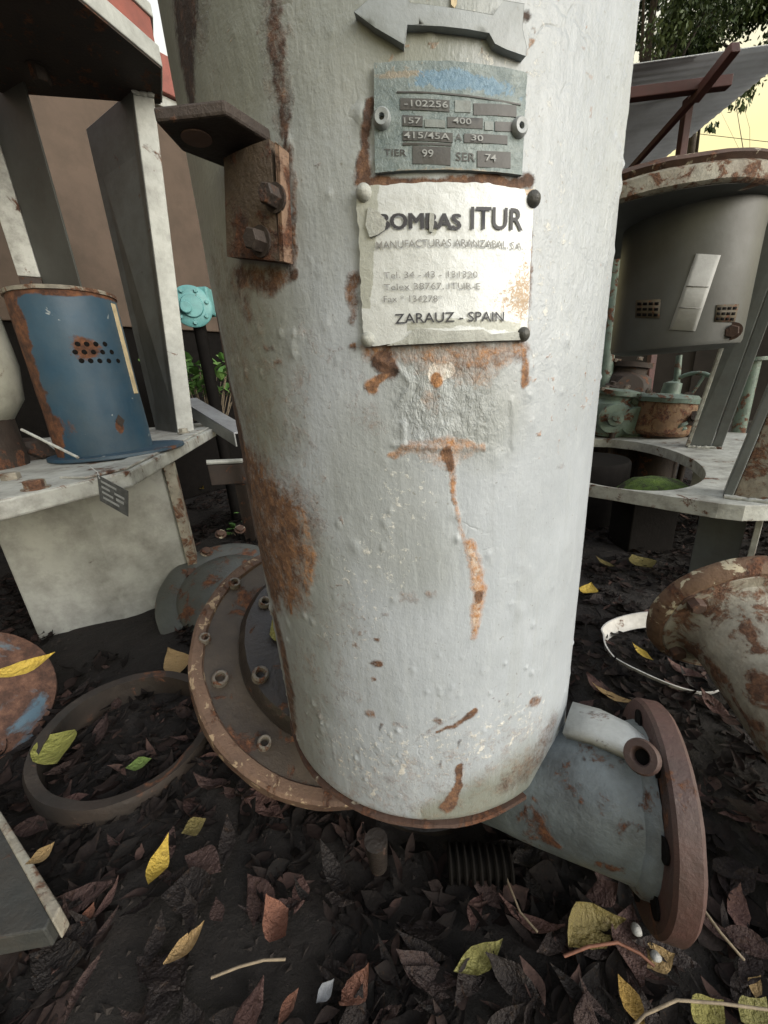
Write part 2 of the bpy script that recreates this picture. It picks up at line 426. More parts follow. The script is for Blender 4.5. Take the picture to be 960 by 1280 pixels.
# ------------------------------------------------------------------ the pump barrel
tank = thing('pump_barrel', 'tall pale grey cylindrical pump barrel with two metal plates and rust stains', 'pump', (TC.x, TC.y, 0))
def seg_dist(S, Z, pts):
    """distance in metres on the unrolled wall to a polyline, plus run length 0..1"""
    best = np.full(S.shape, 9.); tt = np.zeros(S.shape); n = len(pts)-1
    for i in range(n):
        (x0, y0), (x1, y1) = pts[i], pts[i+1]
        dx, dy = x1-x0, y1-y0; L = dx*dx+dy*dy+1e-12
        t = np.clip(((S-x0)*dx+(Z-y0)*dy)/L, 0, 1)
        d = np.hypot(S-x0-t*dx, Z-y0-t*dy)
        k = d < best; best = np.where(k, d, best); tt = np.where(k, (i+t)/n, tt)
    return best, tt
def sz(x, y):
    th, z = cyl(x, y); return th*TR, z
def make_shell():
    mt, nt, p = newmat('barrel_paint')
    v = nd(nt, 'ShaderNodeTexCoord').outputs['Object']
    def at_(n): return nd(nt, 'ShaderNodeAttribute', attribute_name=n).outputs['Fac']
    base = mix(nt, ramp(nt, noise(nt, v, 7, 7, .65), [(.35, 0.), (.65, 1.)]), (.372, .404, .440), (.312, .340, .368))
    fine = noise(nt, v, 60, 6, .7)
    base = mix(nt, mth(nt, 'MULTIPLY', ramp(nt, fine, [(.5, 0.), (.75, 1.)]), .30), base, (.445, .475, .495))
    base = mix(nt, mth(nt, 'MULTIPLY', at_('grime_shade'), 1.0, clamp=True), base, mix(nt, noise(nt, v, 25, 5, .6), (.10, .115, .08), (.21, .205, .145)))
    vm_ = nd(nt, 'ShaderNodeMapping'); vm_.inputs['Scale'].default_value = (1, 1, .07); lk(nt, v, vm_.inputs['Vector'])
    streak = noise(nt, vm_.outputs[0], 42, 6, .7)
    base = mix(nt, mth(nt, 'MULTIPLY', ramp(nt, streak, [(.52, 0.), (.72, 1.)]), .22), base, (.24, .25, .225))
    base = mix(nt, mth(nt, 'MULTIPLY', ramp(nt, streak, [(.30, 1.), (.44, 0.)]), .30), base, (.50, .535, .555))
    speck = mth(nt, 'MULTIPLY', ramp(nt, noise(nt, v, 210, 3, .5), [(.70, 0.), (.735, 1.)]), .55)
    base = mix(nt, speck, base, (.16, .15, .12))
    pale = ramp(nt, mth(nt, 'ADD', at_('pale'), mth(nt, 'MULTIPLY', noise(nt, v, 120, 5, .7), .6)), [(.62, 0.), (.70, 1.)])
    base = mix(nt, pale, base, (.60, .59, .55))
    rn = noise(nt, v, 55, 8, .76, .3)
    rn2 = noise(nt, v, 240, 4, .7)
    ra = mth(nt, 'ADD', at_('rust'), mth(nt, 'MULTIPLY', mth(nt, 'ADD', mth(nt, 'SUBTRACT', rn, .5), mth(nt, 'MULTIPLY', mth(nt, 'SUBTRACT', rn2, .5), .5)), 1.15))
    rs = ramp(nt, ra, [(.24, 0.), (.48, .42), (.72, 1.)])
    dk = at_('deep')
    rc = ramp(nt, mth(nt, 'ADD', noise(nt, v, 90, 7, .7), mth(nt, 'MULTIPLY', mth(nt, 'SUBTRACT', .5, dk), .45)),
              [(.25, (.026, .016, .012)), (.45, (.085, .045, .029)), (.62, (.18, .095, .052)), (.80, (.38, .19, .08))])
    col = mix(nt, rs, base, rc)
    lk(nt, col, p.inputs['Base Color'])
    lk(nt, mth(nt, 'ADD', mth(nt, 'MULTIPLY', rs, .42), mth(nt, 'ADD', .27, mth(nt, 'MULTIPLY', fine, .25))), p.inputs['Roughness'])
    mp = nd(nt, 'ShaderNodeMapping'); mp.inputs['Scale'].default_value = (1, 1, .22); mp.inputs['Rotation'].default_value = (.0, .2, 0); lk(nt, v, mp.inputs['Vector'])
    h = mth(nt, 'ADD', mth(nt, 'MULTIPLY', noise(nt, mp.outputs[0], 110, 5, .6), .55), mth(nt, 'MULTIPLY', noise(nt, v, 230, 4, .6), .4))
    h = mth(nt, 'ADD', h, mth(nt, 'MULTIPLY', noise(nt, v, 34, 4, .55), .8))
    h = mth(nt, 'ADD', h, mth(nt, 'MULTIPLY', mth(nt, 'MULTIPLY', rs, rn2), 1.0))
    h = mth(nt, 'ADD', h, mth(nt, 'MULTIPLY', pale, .25))
    cr = nd(nt, 'ShaderNodeMapping'); cr.inputs['Rotation'].default_value = (.5, .35, .2); cr.inputs['Scale'].default_value = (1, 1, .45); lk(nt, v, cr.inputs['Vector'])
    rg_ = mth(nt, 'MULTIPLY', at_('rough'), mth(nt, 'ADD', mth(nt, 'MULTIPLY', noise(nt, cr.outputs[0], 130, 5, .65, .8), 3.2), mth(nt, 'MULTIPLY', noise(nt, v, 300, 3, .6), 1.0)))
    h = mth(nt, 'ADD', h, rg_)
    vo = nd(nt, 'ShaderNodeTexVoronoi', feature='DISTANCE_TO_EDGE'); vo.inputs['Scale'].default_value = 26
    dist_v = nd(nt, 'ShaderNodeVectorMath', operation='ADD'); lk(nt, v, dist_v.inputs[0])
    nv_ = nd(nt, 'ShaderNodeTexNoise'); nv_.inputs['Scale'].default_value = 30; lk(nt, v, nv_.inputs['Vector'])
    sc_ = nd(nt, 'ShaderNodeVectorMath', operation='SCALE'); sc_.inputs['Scale'].default_value = .05; lk(nt, nv_.outputs['Color'], sc_.inputs[0]); lk(nt, sc_.outputs[0], dist_v.inputs[1])
    lk(nt, dist_v.outputs[0], vo.inputs['Vector'])
    crk = mth(nt, 'MULTIPLY', ramp(nt, vo.outputs['Distance'], [(0., 1.), (.05, 0.)]), ramp(nt, noise(nt, v, 11, 4, .6), [(.60, 0.), (.70, 1.)]))
    h = mth(nt, 'ADD', h, mth(nt, 'MULTIPLY', crk, -.30))
    lk(nt, bump(nt, h, .0017, .7), p.inputs['Normal'])
    # grid
    th = np.concatenate([np.linspace(-math.pi, -1.9, 26)[:-1], np.linspace(-1.9, 1.9, 480), np.linspace(1.9, math.pi, 26)[1:-1]])
    fr = .022
    prof = [(.02, TB+.001), (TR*.6, TB+.001), (TR-fr, TB)]
    prof += [(TR-fr+fr*math.sin(a), TB+fr-fr*math.cos(a)) for a in np.linspace(.15, math.pi/2, 9)]
    prof += [(TR, z) for z in np.linspace(TB+fr+.002, 1.09, 400)]
    prof += [(TR, z) for z in np.linspace(1.10, 1.34, 8)] + [(TR*math.cos(a), 1.34+.1*math.sin(a)) for a in np.linspace(.2, 1.5, 8)]
    prof = np.array(prof)
    TH, PR = np.meshgrid(th, prof[:, 0]); _, PZ = np.meshgrid(th, prof[:, 1])
    S = TH*TR
    P3 = np.stack([np.sin(TH)*PR, -np.cos(TH)*PR, PZ], -1)
    # --- paint relief
    disp = (fbm(P3, 22, 3, 3)-.5)*.0009 + (fbm(P3*np.array([1, 1, .35]), 90, 8, 2)-.5)*.0003
    rough_right = np.clip((S-.07)/.15, 0, 1)*np.clip((PZ-.72)/.15, 0, 1)
    disp += rough_right*(fbm(P3*np.array([1, 1, .6]), 130, 18, 2)-.5)*.0011
    def clus(a, b): return 2.6*max(0., float(fbm(np.array([[a, b, 0.]]), 9., 201, 3)[0])-.38)*3
    for k in range(420):
        s0 = rng.uniform(-.36, .30); z0 = rng.uniform(TB+.03, 1.06); rr = rng.uniform(.0016, .0038) if k % 6 else rng.uniform(.004, .007)
        m_ = (np.abs(S-s0) < .02) & (np.abs(PZ-z0) < .02)
        disp[m_] += clus(s0, z0)*np.exp(-(((S[m_]-s0)/rr)**2+((PZ[m_]-z0)/(rr*1.4))**2))*rng.uniform(.0003, .0011)
    for k in range(9):      # runs of thick paint
        s0 = rng.uniform(-.30, .28); z0 = rng.uniform(TB+.08, 1.0); L = rng.uniform(.01, .04); w = rng.uniform(.0012, .0022)
        d, t = seg_dist(S, PZ, [(s0, z0), (s0+rng.uniform(-.002, .002), z0-L)])
        disp += np.exp(-(d/w)**2)*.0006
    # --- stains
    rust = np.zeros(S.shape); deep = np.zeros(S.shape); grime_shade = np.zeros(S.shape); pale = np.zeros(S.shape)
    wob = (fbm(P3, 30, 40, 4)-.5)+.7*(fbm(P3, 120, 44, 3)-.5)
    def scl(x, y):
        a, b = sz(x, y), sz(x+6, y); c = sz(x, y+6)
        return abs(a[0]-b[0])/6 or 1e-3, abs(a[1]-c[1])/6
    def stroke(pts, w, amt=1., dk=.3, wobble=1., layer='rust', soft=1.):
        Q = [sz(*q) for q in pts]
        d, t = seg_dist(S+wob*.009*wobble, PZ+np.roll(wob, 7, 1)*.009*wobble, Q)
        mid = pts[len(pts)//2]; kx, ky = scl(*mid)
        k = min(kx, ky*2.6) if abs(pts[-1][1]-pts[0][1]) > abs(pts[-1][0]-pts[0][0]) else ky
        ws = w if isinstance(w, (list, tuple)) else [w]*len(pts)
        W = np.interp(t, np.linspace(0, 1, len(ws)), ws)*k
        f = np.clip(1.30-d/np.maximum(W, 1e-5)/soft*.72, 0, 1); f = f*f*(3-2*f)*amt
        f = f*np.where(np.abs(TH) < 1.75, 1, 0)
        if layer == 'rust':
            nonlocal rust, deep
            up = f > rust
            deep = np.where(up, dk, deep); rust = np.maximum(rust, f)
        elif layer == 'grime_shade':
            nonlocal grime_shade
            grime_shade = np.maximum(grime_shade, f)
        else:
            nonlocal pale
            pale = np.maximum(pale, f)
        return f
    # broad tints
    grime_shade += np.clip((-S-.10)/.22, 0, 1)*.40*(.5+fbm(P3, 5, 50, 3)) + np.clip((TB+.16-PZ)/.16, 0, 1)*.10
    grime_shade += .75*np.clip((PZ-.86)/.16, 0, 1)*np.clip((.13-S)/.14, 0, 1)  # upper left darkened: shade put into the paint colour
    grime_shade = np.clip(grime_shade*(.55+.9*fbm(P3, 12, 53, 4)), 0, .75)
    stroke([(465, 560), (470, 640), (520, 700)], [50, 75, 50], .30, layer='grime_shade')
    stroke([(270, 300), (300, 420), (320, 520)], [30, 45, 30], .75, layer='grime_shade')
    stroke([(560, 480), (600, 520)], [70, 55], .42, layer='grime_shade')
    stroke([(640, 985), (600, 1000), (540, 1018)], [38, 26, 14], .75, layer='grime_shade')
    stroke([(385, 700), (378, 850), (385, 980)], [22, 24, 24], .45, layer='grime_shade')
    # left top: old black-brown rust
    stroke([(228, -20), (232, 60), (240, 140)], [30, 24, 8], .80, 1.0, 1.6)
    stroke([(258, -20), (252, 60)], [16, 8], .42, .8, 2.)
    stroke([(344, -10), (346, 60), (352, 110), (356, 185)], [11, 13, 12, 5], .66, .75, 1.7)
    stroke([(344, -10), (347, 90), (352, 170)], [20, 24, 14], .34, .6, 2.)
    stroke([(420, 985), (520, 985), (600, 965), (670, 925)], [50, 55, 55, 40], .27, .35)
    stroke([(400, 780), (390, 900), (400, 980)], [40, 40, 40], .25, .4)
    stroke([(300, 380), (330, 470), (350, 540)], [34, 36, 30], .28, .45)
    stroke([(390, 420), (430, 480), (460, 520)], [30, 34, 30], .23, .4)
    stroke([(440, 950), (560, 930), (660, 900)], [60, 60, 50], .29, layer='pale')
    stroke([(640, 60), (690, 200), (680, 420)], [60, 60, 60], .27, layer='pale')
    stroke([(520, 600), (470, 700), (430, 800)], [50, 60, 60], .27, layer='pale')
    stroke([(365, 190), (369, 260), (367, 330)], [5, 4, 7], .6, .5, 1.5)
    stroke([(300, 345), (335, 350), (368, 338)], [16, 20, 10], .72, .6)
    stroke([(300, 360), (310, 395)], [18, 6], .5, .6)
    stroke([(276, 345), (290, 430), (304, 500), (318, 560)], [16, 22, 20, 18], .36, .5, 2.2)
    stroke([(300, 350), (330, 440), (352, 540)], [24, 30, 24], .42, layer='grime_shade')
    stroke([(372, 450), (384, 560), (392, 640)], [10, 12, 9], .27, .3, 2.)
    # the big patch on the left edge
    stroke([(303, 560), (318, 610), (340, 655), (352, 715)], [14, 32, 38, 26], .74, .42)
    stroke([(318, 640), (334, 700), (342, 742)], [30, 24, 8], .74, .55)
    stroke([(372, 640), (385, 690), (386, 742)], [10, 10, 4], .62, .1)
    stroke([(362, 720), (364, 765)], [5, 2], .8, .3)
    stroke([(268, 400), (284, 470), (299, 540), (309, 600)], [7, 8, 8, 10], .9, .75)
    stroke([(252, 300), (256, 350)], [5, 5], .7, .8)
    stroke([(345, 775), (360, 850), (368, 960)], [5, 5, 6], .72, .6)
    # plates
    stroke([(463, 130), (459, 180), (455, 226)], [5, 7, 10], .85, .55)
    stroke([(452, 228), (540, 233), (664, 226)], [8, 7, 8], .9, .5)
    stroke([(441, 350), (445, 400)], [9, 4], .66, .45)
    stroke([(664, 262), (660, 340), (657, 420)], [4, 3, 5], .55, .3)
    stroke([(466, 440), (540, 444), (600, 446), (656, 440)], [14, 16, 20, 12], .54, .18)
    stroke([(540, 450), (580, 455), (610, 462)], [22, 28, 22], .44, .12)
    stroke([(480, 452), (490, 462)], [14, 10], 1., .62, .6)
    stroke([(466, 484), (474, 474), (488, 464)], [9, 4, 3], .95, .18)
    stroke([(655, 440), (656, 480)], [5, 4], .72, .1)
    stroke([(546, 466), (560, 463)], [10, 8], 1.1, layer='pale', wobble=.4)
    stroke([(545, 473), (547, 477)], [7, 6], 1.1, -.15, .3)
    stroke([(538, 500), (548, 512)], [18, 12], .36, .1)
    stroke([(487, 570), (505, 562), (560, 556), (602, 560)], [5, 8, 10, 5], .56, -.05)
    stroke([(535, 565), (560, 572), (588, 565)], [14, 20, 10], .40, -.15)
    stroke([(556, 566), (562, 585)], [6, 5], .95, .35, .6)
    stroke([(564, 585), (568, 628)], [5, 3], .62, .0, .6)
    stroke([(569, 628), (575, 660), (585, 688)], [3, 3.4, 5], .48, -.1, .6)
    stroke([(586, 680), (597, 712), (601, 735), (594, 770), (590, 798)], [7, 8.5, 8.5, 7.5, 5], .56, -.25, .8)
    stroke([(586, 684), (597, 712), (600, 740), (591, 790)], [4.5, 5, 5, 5], .42, layer='pale', wobble=.8)
    stroke([(599, 742), (598, 750)], [5, 4], 1.0, .3, .5)
    for (x, y, w, a, dk) in ((472, 800, 3, .8, .3), (471, 828, 5, .85, .5), (466, 848, 3, .6, .4), (461, 893, 5, .65, .3), (510, 746, 9, .42, .3), (540, 742, 6, .4, .3), (480, 768, 4, .4, .5), (668, 877, 6, .6, .4),
                             (700, 582, 5, .40, .5), (548, 900, 4, .5, .4), (442, 430, 5, .6, .4), (500, 905, 5, .4, .4), (336, 432, 6, .6, .6), (348, 452, 5, .5, .5), (396, 205, 4, .5, .6), (652, 22, 7, .7, .7), (644, 40, 3, .6, .6)):
        stroke([(x-w*.6, y), (x+w*.6, y+1)], w*.8, a, dk)
    stroke([(594, 888), (570, 906), (545, 915)], [3, 3, 1.5], .75, .45)
    stroke([(574, 958), (572, 985), (560, 1008)], [4, 5, 9], 1.0, .55)
    for (x, y) in ((478, 905), (575, 925), (553, 950)): stroke([(x, y), (x-2, y+9)], 1.6, .55, .9, .6)
    stroke([(497, 955), (512, 930), (548, 905), (572, 894)], [3, 2.5, 2, 2], .34, .5)
    for (x, y, w) in ((600, 935, 7), (505, 955, 8), (470, 985, 6), (640, 925, 6)):
        stroke([(x, y), (x-w*.5, y+w*1.2)], w*.5, .42, layer='pale', wobble=2.)
    stroke([(690, 905), (672, 945), (640, 975)], [10, 14, 12], .50, .55)
    # foot of the wall
    foot = np.clip((TB+.008+wob*.055 - PZ)/.016, 0, 1)
    rust = np.maximum(rust, foot*.98); deep = np.where(foot > .4, .7, deep)
    sp = fbm(P3, 160, 61, 2)
    rust = np.maximum(rust, np.where(sp > .76, .5, 0)*np.clip((fbm(P3, 9, 66, 2)-.45)*5, 0, 1))
    back = np.abs(TH) > 1.75
    rust = np.where(back, np.clip((fbm(P3, 8, 70, 4)-.5)*4, 0, .9), rust)
    # blistered relief under the maker's plate
    a0, a1 = sz(565, 500), sz(625, 545)
    box = np.exp(-(((S-a0[0])/.045)**4 + ((PZ-a0[1])/.045)**4))
    disp += box*(fbm(P3, 120, 77, 3)-.5)*.0034
    for e in ([(490, 556), (540, 560), (605, 560)], [(470, 448), (500, 462), (516, 480), (498, 505)], [(505, 555), (502, 530)], [(640, 500), (640, 560)]):
        d, t = seg_dist(S+wob*.005, PZ, [sz(*q) for q in e]); disp += np.exp(-(d/.0022)**2)*.0017
    rad = np.where(PR > TR*.95, PR+disp, PR)
    V = np.stack([np.sin(TH)*rad, -np.cos(TH)*rad, PZ], -1).reshape(-1, 3)
    ny, nx = S.shape
    idx = np.arange(nx*ny).reshape(ny, nx); nxt = np.roll(idx, -1, 1)
    F = np.stack([idx[:-1], nxt[:-1], nxt[1:], idx[1:]], -1).reshape(-1, 4)
    me = bpy.data.meshes.new('barrel_wall')
    me.vertices.add(len(V)); me.vertices.foreach_set('co', V.ravel())
    me.loops.add(F.size); me.loops.foreach_set('vertex_index', F.ravel().astype(np.int32))
    me.polygons.add(len(F)); me.polygons.foreach_set('loop_start', np.arange(0, F.size, 4, dtype=np.int32))
    me.update(calc_edges=True); me.validate()
    me.polygons.foreach_set('use_smooth', [True]*len(me.polygons))
    rough = np.clip(box*1.2+rough_right*.75+.12, 0, 1.2)
    for nme, arr in (('rough', rough), ('rust', rust), ('deep', deep), ('grime_shade', grime_shade), ('pale', pale)):
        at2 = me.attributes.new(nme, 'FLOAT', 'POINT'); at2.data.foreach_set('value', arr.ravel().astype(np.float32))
    me.materials.append(mt)
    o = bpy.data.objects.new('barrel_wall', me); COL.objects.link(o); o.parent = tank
make_shell()
MB().lathe([(TR-.016, -.004), (TR+.001, .0005), (TR+.0035, .004), (TR+.002, .008), (TR-.016, .008)], (TC.x, TC.y, TB), (0, 0, 1), 128).build('bottom_rim', M['rust'], tank, smooth=50, warp=(.0022, 40))
MB().lathe([(0, 0), (.17, 0), (.16, .03), (.10, .06), (.10, TB-.01), (0, TB-.01)], (TC.x, TC.y+.05, -.03), (0, 0, 1), 40).build('base_casing', M['hub'], tank, smooth=40)
MB().lathe([(0, -.05), (.012, -.05), (.016, 0.003), (0, .003)], onz(470, 1052, TB-.02), (0, 0, 1), 14).build('drain_stub', M['hub'], tank, smooth=40)

# --- curved pieces that lie on the wall
def wall_grid(name, corners, nu, nv, r0, thick, mat, parent, ragged=0, bulge=0, attrs=None, seed=0):
    """curved plate; corners are photo positions tl,tr,br,bl on the wall"""
    C4 = [np.array(cyl(*c)) for c in corners]
    U, Vv = np.meshgrid(np.linspace(0, 1, nu), np.linspace(0, 1, nv))
    T = sum(w[..., None]*c for w, c in zip(((1-U)*(1-Vv), U*(1-Vv), U*Vv, (1-U)*Vv), C4))
    th, z = T[..., 0].copy(), T[..., 1].copy()
    if ragged:
        P = np.stack([U*9, Vv*9, np.zeros_like(U)+seed], -1)
        e = np.maximum(np.abs(U-.5), np.abs(Vv-.5)) > .48
        n1, n2 = fbm(P, 1.4, seed, 3)-.5, fbm(P, 1.4, seed+9, 3)-.5
        th += n1*ragged/TR; z += n2*ragged
    P = np.stack([U*4, Vv*4, np.zeros_like(U)], -1)
    rr = r0+thick+bulge*(fbm(P, 1.5, seed+3, 3)-.5)
    top = np.stack([TC.x+np.sin(th)*rr, TC.y-np.cos(th)*rr, z], -1).reshape(-1, 3)
    low = np.stack([TC.x+np.sin(th)*r0, TC.y-np.cos(th)*r0, z], -1)
    per = [(0, i) for i in range(nu)] + [(j, nu-1) for j in range(1, nv)] + [(nv-1, i) for i in range(nu-2, -1, -1)] + [(j, 0) for j in range(nv-2, 0, -1)]
    n0 = len(top)
    V = np.concatenate([top, np.array([low[j, i] for j, i in per])])
    b = MB(); b.v = [tuple(x) for x in V]
    idx = np.arange(nu*nv).reshape(nv, nu)
    b.f = [(int(idx[j, i]), int(idx[j+1, i]), int(idx[j+1, i+1]), int(idx[j, i+1])) for j in range(nv-1) for i in range(nu-1)]
    k = len(per)
    b.f += [(int(idx[per[i]]), int(idx[per[(i+1) % k]]), n0+(i+1) % k, n0+i) for i in range(k)]
    o = b.build(name, mat, parent, smooth=45)
    if attrs:
        for nm, fn in attrs.items():
            a = o.data.attributes.new(nm, 'FLOAT', 'POINT')
            vals = np.concatenate([fn(U, Vv).ravel(), np.zeros(k)])
            a.data.foreach_set('value', vals.astype(np.float32))
    return o
def wall_poly(name, pts, r0, thick, mat, parent, bevel=.001):
    """raised flat shape on the wall, outlined by photo positions"""
    A = [cyl(*q) for q in pts]
    fine = []
    for i in range(len(A)):
        a, b = A[i], A[(i+1) % len(A)]
        k = max(1, int(abs(a[0]-b[0])/.06))
        for j in range(k): fine.append((a[0]+(b[0]-a[0])*j/k, a[1]+(b[1]-a[1])*j/k))
    from mathutils.geometry import delaunay_2d_cdt
    n = len(fine)
    P2d = [Vector((t*TR, z)) for t, z in fine]
    xs = [q.x for q in P2d]; ys = [q.y for q in P2d]
    st = max(.004, (max(xs)-min(xs))/40)
    inner = []
    x = min(xs)+st/2
    while x < max(xs):
        y = min(ys)+st/2
        while y < max(ys):
            inside = False
            for i in range(n):
                p, q = P2d[i], P2d[(i+1) % n]
                if (p.y > y) != (q.y > y) and x < (q.x-p.x)*(y-p.y)/(q.y-p.y)+p.x: inside = not inside
            if inside: inner.append(Vector((x, y)))
            y += st
        x += st
    vo, eo, fo, vi, ei, fi = delaunay_2d_cdt(P2d+inner, [(i, (i+1) % n) for i in range(n)], [], 1, 1e-6)
    b = MB()
    vs = [cylp(q.x/TR, q.y, r0+thick) for q in vo] + [cylp(t, z, r0) for t, z in fine]
    m_ = len(vo)
    back = {}
    for k, src in enumerate(vi):
        for q in src:
            if q < n: back[q] = k
    b.add(vs, [tuple(f) for f in fo] + [(back[i], m_+i, m_+(i+1) % n, back[(i+1) % n]) for i in range(n) if i in back and (i+1) % n in back])
    return b.build(name, mat, parent, bevel=bevel if bevel > .0009 else 0, smooth=45)
def text_on_wall(name, txt, p0, p1, cap, r, mat, parent, weight=0.0, skip=None):
    cu = bpy.data.curves.new('lettering', 'FONT'); cu.body = txt; cu.size = 1; cu.offset = weight; cu.resolution_u = 3
    o = bpy.data.objects.new('lettering', cu); COL.objects.link(o)
    dg = bpy.context.evaluated_depsgraph_get()
    me = bpy.data.meshes.new_from_object(o.evaluated_get(dg))
    bpy.data.objects.remove(o)
    n = len(me.vertices); V = np.zeros(n*3); me.vertices.foreach_get('co', V); V = V.reshape(-1, 3)
    x0, x1 = V[:, 0].min(), V[:, 0].max()
    (t0, z0), (t1, z1) = cyl(*p0), cyl(*p1)
    mid = ((p0[0]+p1[0])/2, (p0[1]+p1[1])/2)
    ch = cyl(mid[0], mid[1]-cap)[1]-cyl(*mid)[1]
    u = (V[:, 0]-x0)/(x1-x0)
    th = t0+u*(t1-t0); z = z0+u*(z1-z0)+V[:, 1]/.70*ch
    b = np.array(root_loc(parent))
    W = np.stack([TC.x+np.sin(th)*r, TC.y-np.cos(th)*r, z], -1)-b
    me.vertices.foreach_set('co', W.ravel()); me.update(); me.name = name
    me.materials.clear(); me.materials.append(mat)
    o = bpy.data.objects.new(name, me); COL.objects.link(o); o.parent = parent
    return o

# cast arrow
M['arrow'] = worn('arrow_paint', (.29, .315, .33), (.22, .245, .25), .08, 22, .42, .45, .0005, dirtc=(.12, .12, .10))
arrow = wall_poly('flow_arrow', [(445, 24), (470, 43), (505, 64), (509, 40), (552, 42), (607, 50), (614, 63), (628, 70), (651, 78), (652, 66), (647, 45), (649, 14), (624, 10), (612, 28), (585, 23), (560, 19), (512, 13), (507, 2), (505, -16), (470, 2)][::-1], TR-.002, .0076, M['arrow'], tank, .002)

# nameplate (upper)
def plate_mat(name, kind):
    mt, nt, p = newmat(name)
    v = nd(nt, 'ShaderNodeTexCoord').outputs['Object']
    w1 = nd(nt, 'ShaderNodeAttribute', attribute_name='wear').outputs['Fac']
    w2 = nd(nt, 'ShaderNodeAttribute', attribute_name='tone').outputs['Fac']
    n1 = noise(nt, v, 70, 7, .7); n2 = noise(nt, v, 260, 5, .7, .5)
    if kind == 'upper':
        col = mix(nt, ramp(nt, n1, [(.38, 0.), (.62, 1.)]), (.105, .138, .138), (.175, .208, .203))
        bl = ramp(nt, mth(nt, 'ADD', w2, mth(nt, 'MULTIPLY', mth(nt, 'SUBTRACT', noise(nt, v, 130, 5, .7), .5), 1.3)), [(.42, 0.), (.55, 1.)])
        col = mix(nt, bl, col, mix(nt, n2, (.055, .125, .205), (.15, .23, .275)))
        br = ramp(nt, mth(nt, 'ADD', w1, mth(nt, 'MULTIPLY', mth(nt, 'SUBTRACT', n2, .5), 1.1)), [(.45, 0.), (.6, 1.)])
        col = mix(nt, br, col, mix(nt, n1, (.12, .105, .08), (.30, .27, .21)))
    else:
        col = mix(nt, ramp(nt, n1, [(.35, 0.), (.65, 1.)]), (.52, .545, .55), (.45, .47, .47))
        gr = ramp(nt, mth(nt, 'ADD', w2, mth(nt, 'MULTIPLY', mth(nt, 'SUBTRACT', n1, .5), 1.0)), [(.45, 0.), (.52, 1.)])
        col = mix(nt, gr, col, mix(nt, n2, (.27, .285, .26), (.40, .41, .37)))
        br = ramp(nt, mth(nt, 'ADD', w1, mth(nt, 'MULTIPLY', mth(nt, 'SUBTRACT', noise(nt, v, 330, 5, .75, 1.), .5), 1.3)), [(.45, 0.), (.56, 1.)])
        col = mix(nt, br, col, mix(nt, n2, (.20, .13, .075), (.38, .29, .19)))
    lk(nt, col, p.inputs['Base Color']); p.inputs['Roughness'].default_value = .42
    p.inputs['Metallic'].default_value = .15
    lk(nt, bump(nt, mth(nt, 'ADD', n2, n1), .0009 if kind == 'upper' else .00045), p.inputs['Normal'])
    return mt
def gau(U, V, u, v, a, b): return np.exp(-(((U-u)/a)**2+((V-v)/b)**2))
upc = [(468, 84), (655, 96), (649, 222), (470, 219)]
up = wall_grid('data_plate', upc, 60, 50, TR+.0008, .0028, plate_mat('data_plate_metal', 'upper'), tank, .0012, .0008,
    {'wear': lambda U, V: .30*gau(U, V, .1, .05, .5, .12)+.55*gau(U, V, .15, .12, .14, .03)+.2*gau(U, V, .9, .1, .2, .08)+.5*gau(U, V, .5, 1, .6, .03)+.12,
     'tone': lambda U, V: .60*gau(U, V, .46, .13, .22, .10)+.52*gau(U, V, .82, .2, .22, .14)+.40*gau(U, V, .36, .2, .3, .08)}, 4)
upr = TR+.0044
def P2(x, y): return (430+x/3.84, y/3.84)
def field(name, x0, y0, x1, y1, sk=.09, h=.0006):
    return wall_poly(name, [P2(x0, y0), P2(x0, y1), P2(x1, y1+(x1-x0)*sk), P2(x1, y0+(x1-x0)*sk)], TR+.0032, h+.0004, M['field'], up, 0)
for q in ((270, 490, 500, 545), (612, 515, 812, 570), (280, 570, 375, 620), (490, 578, 655, 628), (712, 600, 800, 645), (282, 645, 515, 690), (568, 658, 770, 700), (328, 715, 505, 800), (630, 738, 785, 815)):
    field('data_field', *q, sk=.045)
wall_poly('rule_line', [P2(255, 457), P2(255, 464), P2(480, 473), P2(680, 497), P2(832, 524), P2(832, 516), P2(680, 489), P2(480, 465)], TR+.003, .0012, M['field'], up, 0)
wall_poly('rule_line', [P2(282, 700), P2(282, 712), P2(510, 716), P2(510, 706)], TR+.003, .0012, M['field'], up, 0)
for q in ((525, 500, 598, 555), (385, 590, 480, 626), (664, 600, 704, 640)):
    field('worn_caption', *q, sk=.045).data.materials[0] = M['caption']
for txt, x0, y0, x1, y1, cap in (('-102256', 290, 532, 492, 540, 30), ('157', 288, 612, 366, 614, 28), ('400', 515, 612, 600, 618, 28), ('415/45A', 288, 682, 500, 690, 30), ('30', 600, 692, 655, 697, 28), ('99', 372, 770, 425, 772, 36), ('74', 665, 788, 715, 792, 32)):
    text_on_wall('lettering', txt, P2(x0, y0), P2(x1, y1), cap/3.84, upr+.0006, M['field_ink'], up, .008)
for txt, x0, y0, x1, y1, cap in (('A', 528, 690, 558, 692, 34), ('TIER', 196, 760, 300, 765, 32), ('SER', 530, 785, 620, 790, 40), ('IP', 545, 545, 585, 548, 32)):
    text_on_wall('lettering', txt, P2(x0, y0), P2(x1, y1), cap/3.84, upr-.0003, M['field'], up, .01)
for x, y in ((185, 588), (825, 630)):
    th, z = cyl(*P2(x, y)); nrm = Vector((math.sin(th), -math.cos(th), 0))
    MB().lathe([(0, .0005), (.0016, .0005), (.0022, .0042), (.0048, .0046), (.0062, .003), (.0066, 0), (0, 0)], cylp(th, z, TR+.0032), nrm, 20).build('rivet', M['arrow'], up, smooth=50)
    MB().lathe([(0, .001), (.0017, .001), (0, .0012)], cylp(th, z, TR+.0032), nrm, 10).build('rivet_hole', M['screw'], up)

